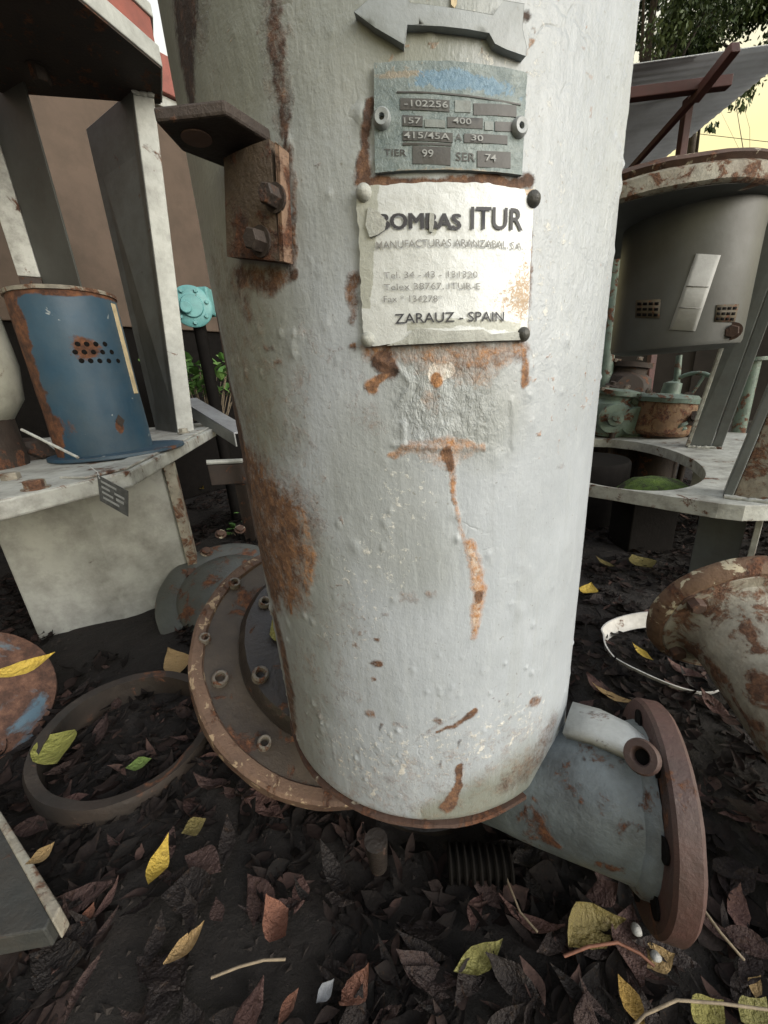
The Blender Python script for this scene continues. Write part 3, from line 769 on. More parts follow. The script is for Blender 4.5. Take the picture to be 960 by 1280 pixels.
# maker's plate (lower)
def wear_low(U, V):
    return (.40*gau(U, V, .93, .72, .17, .3)+.30*gau(U, V, .98, .35, .09, .5)+.25*gau(U, V, .75, .72, .14, .14)+.5*gau(U, V, .0, .03, .1, .06)+.5*gau(U, V, .5, 1., .7, .02)+.4*gau(U, V, 1, 0, .08, .1)+.3*gau(U, V, .5, 0, .6, .02))
def tone_low(U, V):
    d = np.abs(V-(.93-.06*np.sin(U*3)))
    strip = np.where((U > .25) & (U < .95), np.exp(-(d/.045)**2), 0)*.75
    left = .75*np.clip((.13-.10*V-U)/.05+.6, 0, 1)*(V < .75)
    drip = .9*gau(U, V, .415, .27, .018, .045)
    bl = .8*gau(U, V, .10, .22, .055, .10)
    return np.maximum.reduce([strip, left, drip, bl])
lo = wall_grid('maker_plate', [(447, 238), (663, 241), (655, 426), (456, 433)], 130, 110, TR+.0012, .0030, plate_mat('maker_plate_enamel', 'lower'), tank, .0030, .0011, {'wear': wear_low, 'tone': tone_low}, 12)
lor = TR+.0056
for txt, p0, p1, cap, w, mk in (
        ('BOMBAS', (474.5, 289.6), (572, 289.8), 19, .0, 'ink'), ('ITUR', (585.5, 289.4), (648, 291.2), 27, .012, 'ink'),
        ('MANUFACTURAS ARANZABAL, S.A.', (472, 314), (648, 315.2), 9.2, .004, 'ink_grey'),
        ('Tel. 34 - 43 - 131320', (481, 350.6), (593.5, 349.6), 8, -.004, 'ink_grey'),
        ('Telex 38767, ITUR-E', (481, 365), (597, 363.8), 8, -.004, 'ink_grey'),
        ('Fax * 134278*', (481, 379.4), (551, 379), 8, -.004, 'ink_grey'),
        ('ZARAUZ - SPAIN', (494.6, 405.8), (625.4, 403), 12, .006, 'ink')):
    text_on_wall('lettering', txt, p0, p1, cap, lor, M[mk], lo, w)
    if txt == 'BOMBAS':
        for dx, dy in ((1.2, 0), (2.2, 0), (.6, .6), (1.7, .6)): text_on_wall('lettering', txt, (p0[0]+dx, p0[1]+dy), (p1[0]+dx, p1[1]+dy), cap, lor+.00004*dx+.00003*dy, M[mk], lo, 0)
# flakes of old paint lying over the print
M['flake'] = worn('old_paint_flake', (.30, .315, .29), (.38, .39, .36), .12, 60, .5, .4, .0008)
wall_poly('paint_flake', [(462, 262), (474, 268), (484, 280), (482, 291), (473, 297), (464, 300), (459, 285)], lor+.0006-.0012, .0014, M['flake'], lo, .0004)
wall_poly('paint_flake', [(536, 270), (541, 272), (541, 284), (539, 294), (535.5, 293), (535, 280)], lor+.0006-.0012, .0014, M['flake'], lo, .0004)
wall_poly('paint_flake', [(484, 433), (505, 425), (520, 411), (555, 415), (600, 413), (610, 419), (640, 416), (652, 420), (651, 426), (600, 427.5), (540, 430)], lor-.0012, .0018, M['flake'], lo, .0004)
for x, y in ((456, 244), (662, 252), (461, 425), (650, 419)):
    th, z = cyl(x, y); nrm = Vector((math.sin(th), -math.cos(th), 0))
    MB().lathe([(0, .0055), (.0032, .005), (.0058, .002), (.0062, 0), (0, 0)], cylp(th, z, TR+.004), nrm, 16).build('screw', M['screw'] if x > 500 else M['flake'], lo, smooth=50)
# paint drop above the arrow
wall_poly('paint_run', [(563, -12), (570, -12), (570, 8), (567, 13), (563, 9)], TR, .002, M['pale_strip'], tank, .0008)

# --- rusty angle bracket
th0, zt = cyl(345, 184)
br = MB()
plate = wall_poly('support_bracket', [(297, 205), (350, 184), (362, 331), (300, 324)], TR-.004, .017, worn('bracket_rust', (.055, .042, .034), (.11, .075, .045), .38, 24, .6, .4, .003), tank, .003)
wall_poly('bracket_edge', [(357, 188), (362, 192), (367, 331), (362.5, 331)], TR+.001, .0118, M['pale_rust'], plate, .0015)
zt2 = cyl(330, 190)[1]
arm = [onz(194, 153, zt2+.004), onz(283, 143, zt2+.004), onz(352, 186, zt2+.004), onz(318, 214, zt2+.004), onz(285, 212, zt2+.004), onz(228, 190, zt2+.004)]
MB().prism(arm, (0, 0, .009)).build('bracket_arm', M['dark_rust'], plate, bevel=.002)
hc = onz(246, 174, zt2+.003)
MB().lathe([(0, 0), (.011, 0), (.011, .002), (0, .002)], hc, (0, 0, 1), 18).build('bolt_hole', plain('hole_showing_wall', (.17, .11, .085), .9), plate)
for (x, y, s) in ((311, 297, .0085), (330, 240, .0075)):
    th, z = cyl(x, y, TR+.026); nrm = Vector((math.sin(th), -math.cos(th), 0))
    hexbolt(cylp(th, z, TR+.012), nrm, s, .014, 'bolt', M['dark_rust'], plate)

# --- outlet pipe and flange
_h, _t = .37, -.01
ax = Vector((math.cos(_h)*math.cos(_t), -math.sin(_h)*math.cos(_t), math.sin(_t)))
fc = Vector((.327, .370, EYE.z-.573))
t0 = -.33
out = MB()
_p0, _p1, _p2, _p3 = fc-ax*.004, fc-ax*.10, Vector((.19, .45, .158)), Vector((.07, .56, .130))
_path, _rad = [], []
for k in range(19):
    t = k/18; q = 1-t
    _path.append(_p0*q**3+_p1*3*q*q*t+_p2*3*q*t*t+_p3*t**3)
    _rad.append(.0945-.018*min(1, t*1.5))
out.tube(_path, _rad, 64, caps=False)
pipe = out.build('outlet_pipe', M['outlet'], tank, smooth=40, warp=(.0012, 20))
FR = .134
fl = MB()
fl.lathe([(.10, -.004), (FR-.004, -.004), (FR, 0), (FR, .021), (FR-.005, .026), (.075, .026), (.075, -.004)], fc, ax, 96)
flange = fl.build('flange', M['rust_red'], pipe, smooth=40, warp=(.0012, 25))
MB().lathe([(.090, -.022), (.096, -.019), (.101, -.012), (.103, -.005), (.096, -.003)], fc, ax, 80).build('weld_bead', M['outlet'], pipe, smooth=50, warp=(.0028, 70))
up3 = (Vector((0, 0, 1))-ax*ax.z).normalized(); sx = ax.cross(up3).normalized()
for k in range(8):
    q = 2*math.pi*(k+.35)/8
    o_ = fc + (up3*math.cos(q)+sx*math.sin(q))*(FR*.80) - ax*.006
    MB().lathe([(.0, .002), (.013, .002), (.0135, -.001), (.0, -.001)], o_, ax, 14).build('bolt_hole', M['black_gap'], pipe)
# raised boss plate along the pipe's crown, with an eye lug at its end
def pp(a, q, r): return fc + ax*a + (up3*math.cos(q)+sx*math.sin(q))*r
sh = MB()
low_e = [at(703, 916, .478), at(735, 922, .470), at(765, 934, .462), at(795, 947, .455)]
up_e = [at(716, 877, .535), at(750, 886, .525), at(785, 903, .508), at(812, 926, .490)]
V = []; F = []
for i in range(4):
    for j in range(6):
        t = j/5
        V.append(low_e[i]*(1-t)+up_e[i]*t+Vector((0, 0, .004*math.sin(math.pi*t))))
for i in range(3):
    for j in range(5): F.append((i*6+j, i*6+6+j, i*6+7+j, i*6+j+1))
sh.add(V, F)
so = sh.build('crown_plate', worn('crown_paint', (.46, .475, .46), (.37, .385, .38), .2, 16, .4, .3, .0018), pipe, smooth=60)
sm = so.modifiers.new('t', 'SOLIDIFY'); sm.thickness = .016; sm.offset = -1
lug_c = at(803, 946, .448)
MB().lathe([(.009, -.008), (.018, -.008), (.020, .003), (.018, .008), (.011, .008), (.009, .005), (.009, -.008)], lug_c, (ax*-.35+(EYE-lug_c).normalized()), 24).build('eye_lug', M['rust_red'], pipe, smooth=40)
MB().lathe([(0, 0), (.0095, 0), (0, .001)], lug_c-(EYE-lug_c).normalized()*.006, (EYE-lug_c).normalized(), 18).build('lug_hole', M['black_gap'], pipe)
MB().tube([at(716, 918, .49), at(742, 927, .475), at(786, 940, .47)], [.004, .003, .0045], 8).build('rod', M['white_wear'], pipe, smooth=60)
MB().prism([at(672, 984, .425), at(682, 984, .425), at(694, 948, .46), at(684, 948, .46)], (.01, .02, -.01)).build('strut', M['rust'], pipe, bevel=.001)

# ------------------------------------------------------------------ leaning round flange at the left of the barrel
s_ = 1.25
dn = Vector((math.sin(R_(135))*math.cos(R_(60)), math.cos(R_(135))*math.cos(R_(60)), math.sin(R_(60)))).normalized()
dc = Vector((-.109*s_, .661*s_, EYE.z-.491*s_)); DR = .2735*s_
disc = thing('pipe_flange', 'big round rusty flange leaning against the foot of the grey barrel', 'flange', (dc.x, dc.y, 0))
MB().lathe([(0, -.03), (DR-.004, -.03), (DR, -.026), (DR, .008), (DR-.006, .013), (DR-.026, .012), (DR-.03, .004)], dc, dn, 120).build('rim', M['disc_rim'], disc, smooth=40, warp=(.0035, 18))
MB().lathe([(DR-.024, .004), (.20, .004), (.0, .004)], dc, dn, 96).build('flange_face', M['disc'], disc, smooth=40)
hcn = dc + (onplane(372, 800, dc, dn)-dc)*.55
hr = (onplane(301, 830, dc+dn*.03, dn)-dc-dn*.03).length
MB().lathe([(.0, .05), (hr-.05, .05), (hr-.012, .045), (hr, .03), (hr, .005)], dc, dn, 72).build('hub', M['hub'], disc, smooth=40, warp=(.003, 20))
for (x, y, r, up_) in ((275, 850, .016, .005), (293, 731, .014, .005), (325, 845, .016, .048), (331, 755, .014, .048), (256, 800, .012, .005), (330, 930, .013, .005)):
    p_ = onplane(x, y, dc+dn*up_, dn)
    nutcollar(p_, dn, r*1.08, .014, 'bolt', M['bolt'], disc)
# grey blank flange behind it
bn = (EYE-at(285, 740, 1.45)).normalized()*.6+Vector((.1, 0, .62)); bn.normalize()
bc = at(292, 745, 1.48)
blank = thing('blank_flange', 'dull grey domed blank flange behind the leaning rusty flange', 'flange', (bc.x, bc.y, 0))
MB().lathe([(0, -.05), (.26, -.05), (.27, -.045), (.27, -.012), (.262, -.006), (.20, -.002), (.19, .015), (.15, .04), (.08, .055), (0, .06)], bc, bn, 80).build('flange_body', worn('flange_grey_green', (.078, .085, .078), (.045, .048, .044), .34, 12, .35, .4, .002), blank, smooth=45, warp=(.003, 14))
for (x, y) in ((232, 752), (258, 690), (303, 700), (300, 662), (276, 668), (240, 718)):
    hexbolt(onplane(x, y, bc-bn*.004, bn), bn, .018, .016, 'bolt', M['rust'], blank)

# ------------------------------------------------------------------ left pump stand
stand = thing('pump_stand', 'large white steel pump stand with base plate, upright post and dark overhanging top', 'pump stand', (-1.1, 1.6, 0))
bp = [at(-60, 650, 1.12), at(43, 616, 1.16), at(100, 602, 1.20), at(160, 584, 1.25), at(268, 533, 2.30), at(252, 521, 2.75), at(-40, 560, 2.9), at(-200, 640, 1.5)]
zb_ = EYE.z-.178
bp = [Vector((p.x, p.y, zb_+.016*max(0, p.length-1.4))) for p in bp]
MB().prism(bp, (0, 0, -.045)).build('base_plate', M['white_wear'], stand, bevel=.006)
lip = [p.copy() for p in bp[2:5]]
ins = [Vector((p.x-.09, p.y+.03, p.z)) for p in lip]
MB().prism([lip[0]+Vector((-.0, .02, .001)), lip[1]+Vector((-.012, .012, .001)), lip[2]+Vector((-.02, 0, .001)), ins[2]+Vector((0, 0, .001)), ins[1]+Vector((0, 0, .001)), ins[0]+Vector((0, .02, .001))], (0, 0, .007)).build('edge_strip', M['white_wear'], stand, bevel=.003)
ped = [onz(50, 802, 0), onz(158, 776, 0), onz(246, 748, 0)]
ped.append(ped[2]+Vector((-.55, .7, 0))); ped.append(ped[0]+Vector((-.5, .8, 0)))
MB().prism([p+Vector((0, 0, -.03)) for p in ped], (0, 0, EYE.z-.225+.03)).build('pedestal', M['pedestal'], stand, bevel=.006)
MB().prism([ped[2]+Vector((.004, -.012, 0)), ped[2]+Vector((.034, .005, 0)), ped[2]+Vector((.02, .05, 0)), ped[2]+Vector((-.01, .04, 0))], (0, 0, EYE.z-.23)).build('corner_strip', M['rust_cream'], stand, bevel=.002)
for (x, y) in ((228, 528), (45, 610), (15, 600)):
    p_ = onz(x, y, zb_+.002) if y > 560 else at(x, y+6, 2.1)
    hexbolt(Vector((p_.x, p_.y, zb_+(.02 if y < 560 else 0))), (0, 0, 1), .021, .022, 'bolt', M['rust_cream'], stand)
# upright channel
zt_ = EYE.z+1.185
zb2 = zb_+.005
def up_pts(az0, az1, d0, d1, z): return [polar(az0, d0, z), polar(az1, d1, z)]
fl_ = [polar(-26.4, 2.22, zb2), polar(-24.2, 2.22, zb2), polar(-24.2, 2.235, zb2), polar(-26.4, 2.235, zb2)]
def vprism(b, base, top):
    n = len(base)
    return b.add(list(base)+list(top), [tuple(range(n))[::-1], tuple(range(n, 2*n))] + [(i, (i+1) % n, n+(i+1) % n, n+i) for i in range(n)])
A0, A1 = at(219, 528, 2.20), at(238, 520, 2.20)
B0, B1 = at(165, 110, 2.20), at(191, 114, 2.20)
A0.z = A1.z = zb2; B0.z = B1.z = zt_
th_ = Vector((-.006, .016, 0))
vprism(MB(), [A0, A1, A1+th_, A0+th_], [B0, B1, B1+th_, B0+th_]).build('post_flange', M['white_steel'], stand, bevel=.003)
W0, W1 = at(194, 535, 2.55), at(95, 112, 2.55); W0.z = zb2; W1.z = zt_
t2 = Vector((.008, .009, 0)); g = Vector((-.004, .004, 0))
vprism(MB(), [W0, A0+g, A0+g+t2, W0+t2], [W1, B0+g, B0+g+t2, W1+t2]).build('post_web', M['post_grey'], stand, bevel=.002)  # grey web on a white post; its shade is put into the colour
def weld(p, q, r, par, mat='white_wear'):
    k = max(6, int((Vector(q)-Vector(p)).length/.006))
    pts = [Vector(p).lerp(Vector(q), i/k)+Vector((random.uniform(-1, 1), random.uniform(-1, 1), random.uniform(-1, 1)))*r*.25 for i in range(k+1)]
    return MB().tube(pts, [r*random.uniform(.75, 1.25) for _ in pts], 7).build('weld_bead', M[mat], par, smooth=70)
weld(A0+Vector((0, -.002, .003)), A1+Vector((0, -.002, .003)), .007, stand)
weld(W0+Vector((-.004, -.004, .003)), A0+Vector((-.006, .0, .003)), .007, stand)
weld(B0+Vector((0, -.003, -.012)), B1+Vector((0, -.003, -.012)), .008, stand)
# loose rod and rag of scrap lying on the plate
r0_, r1_ = at(27, 537, 1.50), at(98, 572, 1.36)
rod = thing('loose_rod', 'thin pale rod leaning across the plate beside the blue cylinder', 'rod', (r1_.x, r1_.y, zb2))
MB().tube([r0_, r1_], .004, 8).build('rod', M['white_wear'], rod, smooth=60)
sb = onz(40, 575, zb2)
scb = thing('scrap_casting', 'dark rusty casting lying on the white plate left of the blue cylinder', 'casting', sb)
MB().lathe([(0, 0), (.07, 0), (.075, .02), (.05, .05), (.045, .07), (.03, .075), (0, .075)], sb, (.1, .1, 1), 24).build('body', M['dark_rust'], scb, smooth=40, warp=(.008, 14))
MB().tube([sb+Vector((-.06, 0, .03)), sb+Vector((.0, -.04, .05)), sb+Vector((.09, -.05, .015))], [.012, .014, .008], 10).build('arm', M['dark_rust'], scb, smooth=60, warp=(.002, 30))
# second upright farther left
S0, S1, S2, S3 = at(-2, 240, 2.5), at(-2, 160, 2.5), at(24, 345, 2.5), at(49, 345, 2.5)
q0, q1 = polar(-37.9, 2.5, 0), polar(-36.1, 2.5, 0)
for nm, z0, z1, mk in (('second_post', EYE.z+.56, zt_, 'white_wear'), ('second_post_foot', zb2, EYE.z+.56-.004, 'dark_rust')):
    a_ = [Vector((q.x, q.y, z0)) for q in (q0, q1)]; b_ = [Vector((q.x, q.y, z1)) for q in (q0, q1)]
    vprism(MB(), [a_[0], a_[1], a_[1]+th_, a_[0]+th_], [b_[0], b_[1], b_[1]+th_, b_[0]+th_]).build(nm, M[mk], stand, bevel=.003)
w_ = polar(-32.9, 2.30, 0)
vprism(MB(), [Vector((q1.x, q1.y+.004, zb2)), Vector((w_.x, w_.y, zb2)), Vector((w_.x, w_.y+.012, zb2)), Vector((q1.x, q1.y+.018, zb2))],
       [Vector((q1.x, q1.y+.004, zt_)), Vector((w_.x, w_.y, zt_)), Vector((w_.x, w_.y+.012, zt_)), Vector((q1.x, q1.y+.018, zt_))]).build('second_post_web', M['drum_grey'], stand, bevel=.002)
# top slabs
def slab(z, h, inset, name, mat):
    pts = [polar(-26.6, 1.83, z), polar(-20.3, 2.05, z), polar(-21.0, 2.26, z), polar(-35, 2.42, z), polar(-60, 2.2, z), polar(-62, 1.2, z), polar(-40, 1.02, z)]
    c = Vector((-1.2, 1.7, z))
    pts = [c+(p-c)*(1-inset) for p in pts]
    return MB().prism(pts, (0, 0, h)).build(name, mat, stand, bevel=.004)
slab(zt_, .062, 0, 'top_plate', M['white_steel'])
MB().prism([Vector((-1.2, 1.7, zt_-.006))+(p-Vector((-1.2, 1.7, 0)))*.985 for p in [polar(a_, d_, 0) for a_, d_ in ((-26.6, 1.83), (-20.3, 2.05), (-21.0, 2.26), (-35, 2.42), (-60, 2.2), (-62, 1.2), (-40, 1.02))]], (0, 0, .0055)).build('underside', M['dark_rust'], stand)  # dark sheet whose colour stands in for shade below the top plate
slab(zt_+.0625, .075, .02, 'red_spacer', M['red_band'])
slab(zt_+.138, .04, .0, 'upper_plate', M['white_steel'])
hexbolt(polar(-31.4, 2.2, zt_), (0, 0, -1), .03, .05, 'bolt', M['dark_rust'], stand)

# ------------------------------------------------------------------ blue motor housing on the stand
bcn = polar(-34.75, 1.68, zb_+.004)
blue = thing('motor_housing', 'blue painted steel cylinder standing on the white pump stand base', 'motor housing', bcn)
def blue_body():
    R, H = .140, .485
    nu, nv = 90, 70
    b = MB(); va = []
    cdir = math.atan2(-bcn.x, -bcn.y)
    for j in range(nv+1):
        for i in range(nu):
            q = 2*math.pi*i/nu; z = H*j/nv
            b.v.append((bcn.x+R*math.sin(q), bcn.y+R*math.cos(q), bcn.z+.012+z))
            dq = (q-cdir+math.pi) % (2*math.pi)-math.pi        # 0 faces the camera
            a = .9*math.exp(-((dq-1.25)/.30)**2) + .55*math.exp(-((dq-1.0)/.5)**2-((z-.10)/.08)**2) + .7*math.exp(-((z-H)/.018)**2) + .62*math.exp(-((dq+.12)/.36)**2-((z-.325)/.040)**2)
            a += .55*math.exp(-((dq-.95)/.25)**2-((z-.38)/.07)**2)+.8*math.exp(-((dq+.35)/.09)**2-((z-.09)/.022)**2)
            va.append(a-.12)
    b.f = [(j*nu+i, j*nu+(i+1) % nu, (j+1)*nu+(i+1) % nu, (j+1)*nu+i)[::-1] for j in range(nv) for i in range(nu)]
    o = b.build('shell', M['blue'], blue, smooth=60, warp=(.0022, 7))
    MB().lathe([(R-.008, .012), (R-.008, H+.012)], bcn, (0, 0, 1), 48).build('inner_wall', M['dark_rust'], blue, smooth=60)
    at2 = o.data.attributes.new('rust', 'FLOAT', 'POINT'); at2.data.foreach_set('value', np.array(va, np.float32))
    MB().lathe([(R-.02, H+.008), (R+.004, H+.008), (R+.005, H+.018), (R-.02, H+.018), (R-.02, H+.008)], bcn, (0, 0, 1), 72).build('top_ring', M['rust_cream'], blue, smooth=40, warp=(.001, 30))
    MB().lathe([(0, 0.005), (.205, .005), (.208, .008), (.206, .017), (.14, .019), (0, .019)], bcn+Vector((.03, .022, 0)), (0, 0, 1), 72).build('base_flange', M['blue'], blue, smooth=40)
    # perforated vents: three rows of small holes
    h = MB()
    for r_, y in enumerate((430, 440, 451)):
        n = 4 if r_ == 0 else 5
        for k in range(n):
            x = (97 if r_ == 0 else 94 if r_ == 1 else 102) + k*11.5
            rr = ray(x, y); a = rr[0]**2+rr[1]**2; bb = rr[0]*bcn.x+rr[1]*bcn.y; c = bcn.x**2+bcn.y**2-(R+.0012)**2
            t = (bb-math.sqrt(max(bb*bb-a*c, 0)))/a
            P = Vector((rr[0]*t, rr[1]*t, EYE.z+rr[2]*t)); nn = (P-Vector((bcn.x, bcn.y, P.z))).normalized()
            h.lathe([(0, .0006), (.0062, .0006), (.0072, -.001), (0, -.001)], P, nn, 10)
    tag(h.build('vent_holes', M['black_gap'], blue), kind='stuff')
    def bpnt(x, y, Rr):
        rr = ray(x, y); a = rr[0]**2+rr[1]**2; bb = rr[0]*bcn.x+rr[1]*bcn.y; c = bcn.x**2+bcn.y**2-Rr**2
        t = (bb-math.sqrt(max(bb*bb-a*c, 0)))/a
        return Vector((rr[0]*t, rr[1]*t, EYE.z+rr[2]*t))
    # cream strip down the right side
    q0 = R_(0)
    cd = math.atan2(-bcn.x, -bcn.y)
    b = MB()
    pts = []
    for z in (.20, .30, .40, .475):
        for q in (-1.02, -1.20):
            pts.append((bcn.x+(R+.002)*math.sin(cd+q), bcn.y+(R+.002)*math.cos(cd+q), bcn.z+z))
    b.add(pts, [(0, 1, 3, 2), (2, 3, 5, 4), (4, 5, 7, 6)])
    o = b.build('edge_strip', M['pale_strip'], blue); o.modifiers.new('t', 'SOLIDIFY').thickness = .003
    # diamond hole
    P = bpnt(150, 526, R+.001)
    nn = (P-Vector((bcn.x, bcn.y, P.z))).normalized(); sx_ = Vector((0, 0, 1)).cross(nn)
    MB().prism([P+sx_*.014, P+Vector((0, 0, .02)), P-sx_*.014, P-Vector((0, 0, .02))], nn*.0012).build('diamond_hole', M['dark_rust'], blue)
blue_body()

# pale round vessel at the very left
vc = polar(-45.5, 1.75, 0)
ves = thing('round_vessel', 'cream rounded vessel half cut off beside the blue cylinder', 'vessel', (vc.x, vc.y, zb_))
vzz = EYE.z
MB().lathe([(0, -.02), (.1, -.01), (.15, .06), (.165, .16), (.16, .30), (.14, .37), (.08, .40), (.035, .41), (.035, .46), (0, .46)], (vc.x, vc.y, vzz-.03), (0, 0, 1), 48).build('vessel_body', worn('cream_vessel', (.42, .42, .36), (.33, .33, .27), .15, 9, .55, .5, .001), ves, smooth=50)
MB().lathe([(.10, 0), (.11, 0), (.11, .16), (.10, .16), (.10, 0)], (vc.x, vc.y, zb_), (0, 0, 1), 24).build('stand_ring', M['dark_rust'], ves, smooth=40)

# little data tag hanging from the base plate
tp = [at(121, 593, 1.20), at(160, 614, 1.14), at(160, 646, 1.14), at(125, 626, 1.20)]
tg = thing('data_tag', 'small black metal data tag hanging from the white base plate edge', 'tag', tp[3])
tn = (tp[1]-tp[0]).cross(tp[3]-tp[0]).normalized()
if tn.dot(EYE-tp[0]) < 0: tn = -tn
MB().prism(tp, -tn*.002).build('tag_plate', M['tag_black'], tg, bevel=.0006)
tb = MB()
def tq(u, v): return tp[0]*(1-u)*(1-v)+tp[1]*u*(1-v)+tp[2]*u*v+tp[3]*(1-u)*v
for (u0, v0, u1, v1) in ((.12, .14, .62, .22), (.12, .34, .40, .42), (.55, .34, .88, .42), (.12, .54, .50, .62), (.60, .52, .86, .62), (.14, .74, .70, .82)):
    tb.prism([tq(u0, v0), tq(u1, v0), tq(u1, v1), tq(u0, v1)], tn*.0006)
tag(tb.build('faded_print', plain('faded_print', (.2, .21, .21), .6), tg), kind='stuff')
MB().tube([at(112, 583, 1.22), at(122, 590, 1.205), tp[0]*.9+tp[2]*.1+tn*.001], .0015, 6).build('hanging_wire', M['wire'], tg)

# ------------------------------------------------------------------ left background
wallo = thing('rendered_building', 'tan rendered building wall with red fascia behind the pump stand', 'building', (-1.6, 3.6, 0))
wy = 3.55
wt = EYE.z+1.90
wd = Vector((.65, .76, 0)).normalized(); wnr = Vector((.76, -.65, 0)).normalized()   # run of the wall and its outward side
wp = polar(-19, 3.78, 0)
wa, wb_ = wp-wd*3.3, wp+wd*2.2
def wall_run(z0, z1, out, dep, name, mat):
    p = [wa+wnr*out, wb_+wnr*out, wb_-wnr*dep, wa-wnr*dep]
    return vprism(MB(), [Vector((q.x, q.y, z0)) for q in p], [Vector((q.x, q.y, z1)) for q in p]).build(name, mat, wallo, bevel=.006)
wall_run(1.30, wt, 0, .2, 'wall', M['tan_wall'])
wall_run(-.02, 1.298, -.03, .2, 'plinth', M['black_gap'])
wall_run(wt+.002, wt+.07, .04, .2, 'coping', M['white_steel'])
wall_run(wt+.072, wt+.29, .07, .2, 'fascia', M['red_band'])
MB().box((wa.x-.1, wa.y-2.3, 2.3), (.12, 0, 0), (0, 2.2, 0), (0, 0, 2.3)).build('side_blocker', M['tan_wall'], wallo, bevel=.01)  # unseen wing added to keep light off the left side
# teal blind cover
tcx = at(240, 384, 2.6)
tn_ = (EYE-tcx); tn_.z = 0; tn_.normalize()
cov = thing('valve_cover', 'round turquoise bolted valve cover between stand post and barrel', 'valve', (tcx.x, tcx.y, 0))
MB().lathe([(0, 0), (.098, 0), (.105, .006), (.105, .022), (.098, .028), (.06, .030), (.055, .045), (.0, .048)], tcx, tn_, 40).build('cover', M['teal'], cov, smooth=40)
MB().lathe([(0, .046), (.030, .046), (.030, .066), (.026, .07), (0, .07)], tcx+tn_.cross(Vector((0, 0, 1)))*.03+Vector((0, 0, -.01)), tn_, 24).build('boss', M['teal'], cov, smooth=40)
for k in range(7):
    q = 2*math.pi*k/7+.2
    hexbolt(tcx+tn_*.027+(tn_.cross(Vector((0, 0, 1)))*math.cos(q)+Vector((0, 0, 1))*math.sin(q))*.083, tn_, .011, .014, 'bolt', M['teal'], cov, False)
MB().box(tcx-tn_*.06+Vector((.07, 0, .03)), (.05, 0, 0), (0, .05, 0), (0, 0, .07)).build('body_block', M['teal'], cov, bevel=.01)
MB().tube([Vector((tcx.x, tcx.y+.05, 0)), Vector((tcx.x, tcx.y+.05, tcx.z))], .035, 16).build('valve_body', M['black_gap'], cov, smooth=50)
# weeds
def leafy(name, centre, n, spread, hgt, size, label, cat, group=None):
    b = MB(); tint = []
    t = thing(name, label, cat, centre, group)
    st = MB()
    for k in range(n):
        a = rng.uniform(0, 2*math.pi); r = spread*math.sqrt(rng.uniform(0, 1))
        top = Vector(centre)+Vector((math.cos(a)*r, math.sin(a)*r, rng.uniform(.35, 1)*hgt))
        foot = Vector(centre)+Vector((math.cos(a)*r*.5, math.sin(a)*r*.5, 0))
        if k % 4 == 0: st.tube([foot, (foot+top)/2+Vector((0, 0, .02)), top], .0025, 5)
        d = Vector((rng.normal(), rng.normal(), .2+.4*abs(rng.normal()))).normalized(); sd_ = d.cross(Vector((0, 0, 1))).normalized(); L = size*rng.uniform(.6, 1.2)
        nn = sd_.cross(d)
        pts = [top, top+d*L*.35+sd_*L*.33+nn*L*.06, top+d*L*.75+sd_*L*.26+nn*L*.03, top+d*L-nn*L*.05, top+d*L*.75-sd_*L*.26+nn*L*.03, top+d*L*.35-sd_*L*.33+nn*L*.06, top+d*L*.5-nn*L*.03]
        b.add(pts, [(0, 1, 6), (1, 2, 6), (2, 3, 6), (3, 4, 6), (4, 5, 6), (5, 0, 6)])
        tint += [rng.uniform(0, 1)]*7
    o = b.build('leaves', M['plant'], t); a = o.data.attributes.new('tint', 'FLOAT', 'POINT'); a.data.foreach_set('value', np.array(tint, np.float32))
    tag(o, kind='stuff')
    if st.v: st.build('stems', M['twig'], t)
    return t
leafy('weed', at(258, 520, 2.95)-Vector((0, 0, .02)), 200, .28, .36, .085, 'clump of bright green weeds below the turquoise valve cover', 'plant')
leafy('weed', onz(317, 660, 0), 26, .10, .12, .06, 'small green weed sprouting behind the grey blank flange', 'plant')
leafy('weed', onz(300, 668, 0), 14, .06, .05, .05, 'low pale weed at the top edge of the grey blank flange', 'plant')
c0, c1 = at(235, 499, 2.6), at(304, 540, 2.05)
zz = (c1-c0).normalized(); sdv = zz.cross(Vector((0, 0, 1))).normalized()
ang = thing('angle_bar', 'grey galvanised angle bar sloping behind the barrel edge', 'metal bar', (c1.x, c1.y, 0))
MB().box((c0+c1)/2, (c1-c0)/2, sdv*.05, Vector((0, 0, .005))).build('upper_leg', M['galv'], ang, bevel=.002)
MB().box((c0+c1)/2-Vector((0, 0, .035))-sdv*.046 if sdv.dot(EYE-c0) < 0 else (c0+c1)/2-Vector((0, 0, .035))+sdv*.046, (c1-c0)/2, sdv*.004, Vector((0, 0, .030))).build('lower_leg', M['grey_steel'], ang, bevel=.002)
MB().box((c1+Vector((.02, 0, 0))).xyz*1-Vector((0, 0, .30)), (.02, 0, 0), (0, .02, 0), (0, 0, (c1.z-.06)/2)).build('support_leg', M['dark_rust'], ang)
a0, a1 = at(258, 578, 2.2), at(330, 575, 2.2)
wt_ = thing('steel_tube', 'thin bright steel tube lying level behind the barrel', 'tube', (a0.x, a0.y, 0))
MB().tube([a0, a1], .013, 16).build('tube', M['white_steel'], wt_, smooth=50)
MB().box((a0+a1)/2-Vector((0, -.02, .07)), (a1-a0)/2, (0, .02, 0), (0, 0, .055)).build('rusty_block', M['dark_rust'], wt_, bevel=.004)
MB().box((a0+a1)/2-Vector((0, -.02, .125+((a0.z-.12))/2)), (.03, 0, 0), (0, .02, 0), (0, 0, (a0.z-.125)/2)).build('foot', M['dark_rust'], wt_)

